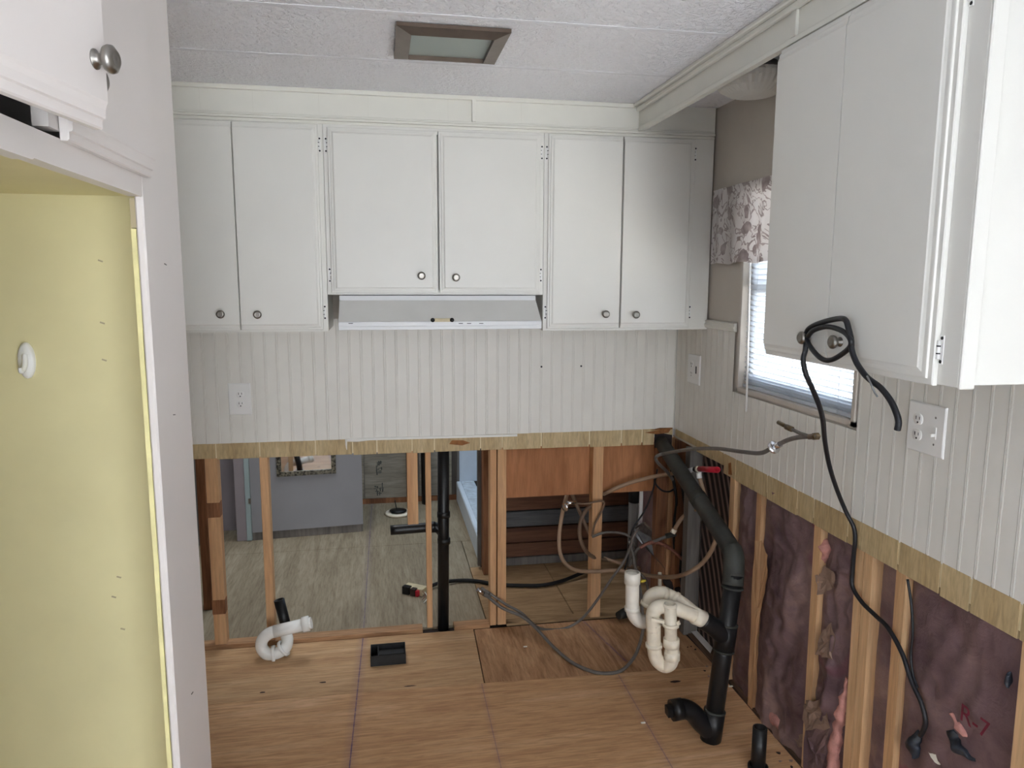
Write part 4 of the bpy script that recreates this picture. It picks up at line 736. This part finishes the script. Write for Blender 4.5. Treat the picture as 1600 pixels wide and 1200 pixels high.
# braided pair of grey lines with the loose valve
t = thing('braided_line', tuple(at(756, 930, 'z', 0)), 'grey braided supply line with chrome end lying past the double stud', 'hose')
ln = [gy_(762, 932, -.03), gy_(785, 950, -.05), gy_(815, 963, -.08), gy_(838, 982, -.15), gy_(862, 1008, -.25), gy_(892, 1034, -.38), at(925, 1049, 'z', .007), at(950, 1052, 'z', .007), at(972, 1047, 'z', .007), gy_(990, 1028, -.45), gy_(1000, 1005, -.42), gy_(1005, 980, -.42), gy_(1004, 960, -.4), gy_(1000, 920, -.3), gy_(990, 890, -.2)]
hose('line', ln, .0072, 'hose_grey', None, None, parent=t)
hose('second_line', [gy_(765, 927, -.03), gy_(790, 944, -.04), gy_(815, 958, -.05), gy_(838, 979, -.06), gy_(858, 984, -.06), gy_(885, 981, -.06), gy_(910, 966, -.07), gy_(935, 935, -.08), gy_(955, 905, -.09), gy_(972, 882, -.1), gy_(982, 862, -.1), gy_(990, 838, -.1), gy_(998, 825, -.08)], .0062, 'hose_grey', None, None, parent=t)
MB().tube([gy_(746, 921, -.03), gy_(756, 928, -.03)], .0105, 6, 0).build('chrome_end', 'chrome', t); MB().tube([gy_(756, 928, -.03), gy_(766, 934, -.03)], .0095, 10, 0).build('ferrule', 'hose_grey', t); MB().tube([gy_(752, 919, -.02), gy_(766, 928, -.02)], .008, 8, 0).build('ferrule', 'hose_grey', t)
# cables
t = thing('power_cable', tuple(at(655, 935, 'z', 0)), 'black power cable across the bathroom floor ending at an open beige outlet', 'cable')
hose('cable', [at(668, 918, 'z', .012), at(690, 910, 'z', .02), at(720, 907, 'z', .01), at(745, 908, 'z', .01), at(775, 913, 'z', .01), at(815, 915, 'z', .01), at(850, 914, 'z', .012), at(880, 907, 'z', .012), at(905, 897, 'z', .02), at(935, 885, 'z', .03)], .010, 'rubber_black', None, None, parent=t)
c = at(646, 927, 'z', 0); A2 = -.6; ux = Vector((math.cos(A2), math.sin(A2), 0)); uy = Vector((-math.sin(A2), math.cos(A2), 0))
def lbox(n_, u0, u1, v0, v1, z0, z1, m_):
    MB().add([c+ux*u+uy*v+Vector((0, 0, z)) for u in (u0, u1) for v in (v0, v1) for z in (z0, z1)], [(0, 1, 3, 2), (4, 6, 7, 5), (0, 4, 5, 1), (2, 3, 7, 6), (0, 2, 6, 4), (1, 5, 7, 3)]).build(n_, m_, t)
lbox('outlet_shell', -.055, .06, -.012, .04, 0, .034, 'beige_box'); lbox('outlet_block', -.05, -.01, -.03, .0, .0, .04, 'abs_black'); lbox('outlet_block', .0, .028, -.032, -.004, .0, .036, 'dark_wood'); lbox('terminal', .03, .045, -.03, -.008, 0, .03, 'red_plastic')
hose('white_wire', [at(664, 925, 'z', .02), at(668, 934, 'z', .015), at(662, 942, 'z', .003)], .0022, 'white_plastic', None, None, parent=t, seg=6); hose('copper_wire', [at(660, 924, 'z', .03), at(664, 931, 'z', .02), at(659, 938, 'z', .003)], .0016, 'copper_hose', None, None, parent=t, seg=6)
hose('thin_cable', [gy_(1027, 733, -.03), gy_(1024, 750, -.03), gy_(1018, 772, -.03), gy_(1006, 800, -.04), gy_(990, 824, -.05), gy_(983, 845, -.06), gy_(981, 872, -.08), gy_(976, 890, -.1)], .0042, 'cord_black', 'thin black cable slanting down left from the corner hole', 'cable', seg=8)
hose('thin_cable', [gy_(1024, 742, -.035), gy_(1024, 755, -.05), gy_(1034, 766, -.06), gy_(1046, 768, -.06), gy_(1056, 762, -.05)], .0042, 'cord_black', 'short black cable loop hooked round the tan hose', 'cable', seg=8)
hose('corner_cable', [gy_(1046, 722, -.05), gy_(1053, 755, -.06), gy_(1057, 785, -.06), gy_(1054, 812, -.05), gy_(1053, 845, -.05), gy_(1056, 880, -.05), gy_(1054, 910, -.05), gy_(1060, 945, -.08)], .0068, 'rubber_black', 'black cable running down the corner left of the grey post', 'cable', seg=8)
hose('corner_cable', [gy_(1064, 750, -.08), gy_(1068, 775, -.09), gy_(1071, 800, -.1), gy_(1071, 830, -.1), gy_(1067, 860, -.09), gy_(1063, 890, -.08), gy_(1066, 920, -.1)], .0068, 'rubber_black', 'black cable running down the corner against the grey post', 'cable', seg=8)
hose('corner_cable', [gy_(983, 845, -.09), gy_(990, 870, -.12), gy_(994, 890, -.14), gy_(1008, 905, -.2), gy_(1014, 930, -.3), gy_(1017, 955, -.35)], .0065, 'hose_grey', 'dark grey tube dropping behind the white standpipe', 'hose', seg=8)
# galvanised bracket, posts in the corner
t = thing('metal_bracket', tuple(gy_(1015, 850, .0)), 'tilted galvanised sheet-metal box lying in the corner cavity', 'box')
q = [gy_(991, 825, .10), gy_(1006, 817, .12), gy_(1040, 852, .05), gy_(1022, 868, .03)]
MB().prism(q, (0, .004, -.004)).build('top_sheet', 'galvanised', t); MB().prism([q[0], q[3], gy_(1040, 890, .0), gy_(1036, 884, .0), gy_(1010, 858, .03), gy_(993, 838, .08)], (0, .004, 0)).build('front_sheet', 'galvanised', t); MB().beam(q[1], gy_(1052, 865, .03), .008, .012).build('folded_edge', 'galvanised', t); MB().beam(q[0], q[1], .006, .008).build('folded_edge', 'galvanised', t)
t = thing('plastic_post', (1.2, .2, 0), 'pale plastic pipe with black cap standing in the corner cavity', 'pipe')
pc = gy_(989, 830, .22); pipe('tube', [(pc.x, .22, 0), (pc.x, .22, gy_(989, 783, .22).z)], .026, 'left_ply', parent=t, smooth=0); pipe('cap', [(pc.x+.004, .22, gy_(989, 784, .22).z), (pc.x+.004, .22, gy_(989, 750, .22).z)], .031, 'rubber_black', parent=t, smooth=0)
pa, pb = gy_(1002, 760, .19), gy_(1002, 822, .19); B('aluminium_strip', (pa.x-.009, .185, pb.z), (pa.x+.009, .20, pa.z+.15), 'hood_metal', label='bright narrow metal strip standing in the corner cavity', cat='strip')
p = gy_(1031, 900, -.1); pipe('pale_stub', [gy_(1031, 935, -.12), gy_(1031, 895, -.12)], .009, 'pvc_cream', 'thin pale vertical pipe behind the white trap', 'pipe', smooth=0)
pipe('yellow_fitting', [gy_(1000, 909, YB+.01), gy_(1004, 908, YB+.01), gy_(1009, 907, YB+.01)], [.004, .006, .004], 'yellow_brass', 'tiny yellow brass fitting beside the white standpipe', 'fitting', smooth=0, seg=8)
pipe('floor_union', [at(966, 962, 'z', .03), at(976, 958, 'z', .03), at(990, 955, 'z', .03)], [.018, .025, .02], 'abs_dusty', 'dusty grey pipe union on the floor behind the standpipe', 'fitting', smooth=0)
MB().prism([at(1068, 974, 'z', .012), at(1080, 974, 'z', .012), at(1116, 1006, 'z', .012), at(1110, 1021, 'z', .012)], (0, 0, .004)).build('metal_flashing', 'white_plastic', label='white flashing strip on the floor along the window wall behind the trap', cat='flashing')
MB().prism([at(1054, 974, 'z', .0002), at(1070, 974, 'z', .0002), at(1114, 1024, 'z', .0002), at(1112, 1034, 'z', .0002)], (0, 0, .0006)).build('floor_gap', 'ply_edge_dark', fl)
lump('debris_heap', 'dark_cavity', [gy_(1040, 905, .02), gy_(1052, 915, -.02), gy_(1066, 930, -.08)], [.02, .04, .02], None, 9); o = bpy.data.objects['debris_heap']; o['label'] = 'dark clutter heaped in the floor corner'; o['category'] = 'debris'; o['kind'] = 'stuff'
# ---------------------------------------------------------------- bathroom things
t = thing('framed_mirror', (-.48, 1.40, .3), 'mirror in carved dark frame on the grey bathroom partition', 'mirror')
xa, xb = at(433, 745, 'y', 1.41).x, at(525, 739, 'y', 1.42).x; zb_ = at(480, 742, 'y', 1.415).z; zt_ = zb_+.46; fw = .028
sl_ = (1.451-1.395)/(.812-.135); wy = lambda x: 1.395+(x+.812)*sl_
def wbox(n_, x0, x1, z0, z1, d0, d1, m_): MB().prism([(x0, wy(x0)-d0, z0), (x1, wy(x1)-d0, z0), (x1, wy(x1)-d1, z0), (x0, wy(x0)-d1, z0)], (0, 0, z1-z0)).build(n_, m_, t)
for n_, x0, x1, z0, z1 in (('frame_rail', xa, xb, zb_, zb_+fw), ('frame_rail', xa, xb, zt_-fw, zt_), ('frame_stile', xa, xa+fw, zb_+fw, zt_-fw), ('frame_stile', xb-fw, xb, zb_+fw, zt_-fw)): wbox(n_, x0, x1, z0, z1, .0005, .016, 'frame_carved')
wbox('glass', xa+fw*.7, xb-fw*.7, zb_+fw*.7, zt_-fw*.7, .001, .008, 'mirror_silver')
t = thing('shower_stall', (.9, 1.4, 0), 'white shower base and pale blue wall panel beyond the studs', 'shower')
B('curb', (.53, .77, 0), (.60, 2.03, .145), 'shower_white', t, .006); B('base', (.60, .77, 0), (1.40, 2.03, .10), 'shower_dirty', t); B('rim', (.56, .78, .1), (.66, 2.02, .148), 'shower_dirty', t, .004)
B('wall_panel', (.54, 2.03, .14), (1.40, 2.045, 1.9), 'shower_white', t, .002); B('wall_panel', (.535, 2.02, .12), (.552, 2.045, 1.9), 'left_ply', t); B('wall_panel', (1.385, .77, .1), (1.40, 2.03, 1.9), 'shower_white', t)
c = at(622, 803, 'z', 0); t = thing('toilet_flange', (c.x, c.y, 0), 'white floor flange ring with black cap on the bathroom floor', 'flange')
MB().lathe((c.x, c.y, 0), (0, 0, 1), [(.05, 0), (.085, .0), (.09, .008), (.085, .016), (.055, .018), (.05, .0)], 28).build('ring', 'pvc_cream', t); MB().lathe((c.x, c.y, .0), (0, 0, 1), [(.05, .02), (.06, .026), (.03, .032), (0, .032)], 20).build('cap', 'abs_black', t); MB().beam((c.x-.01, c.y, .03), (c.x-.02, c.y, .1), .006, .006).build('rod', 'abs_black', t)
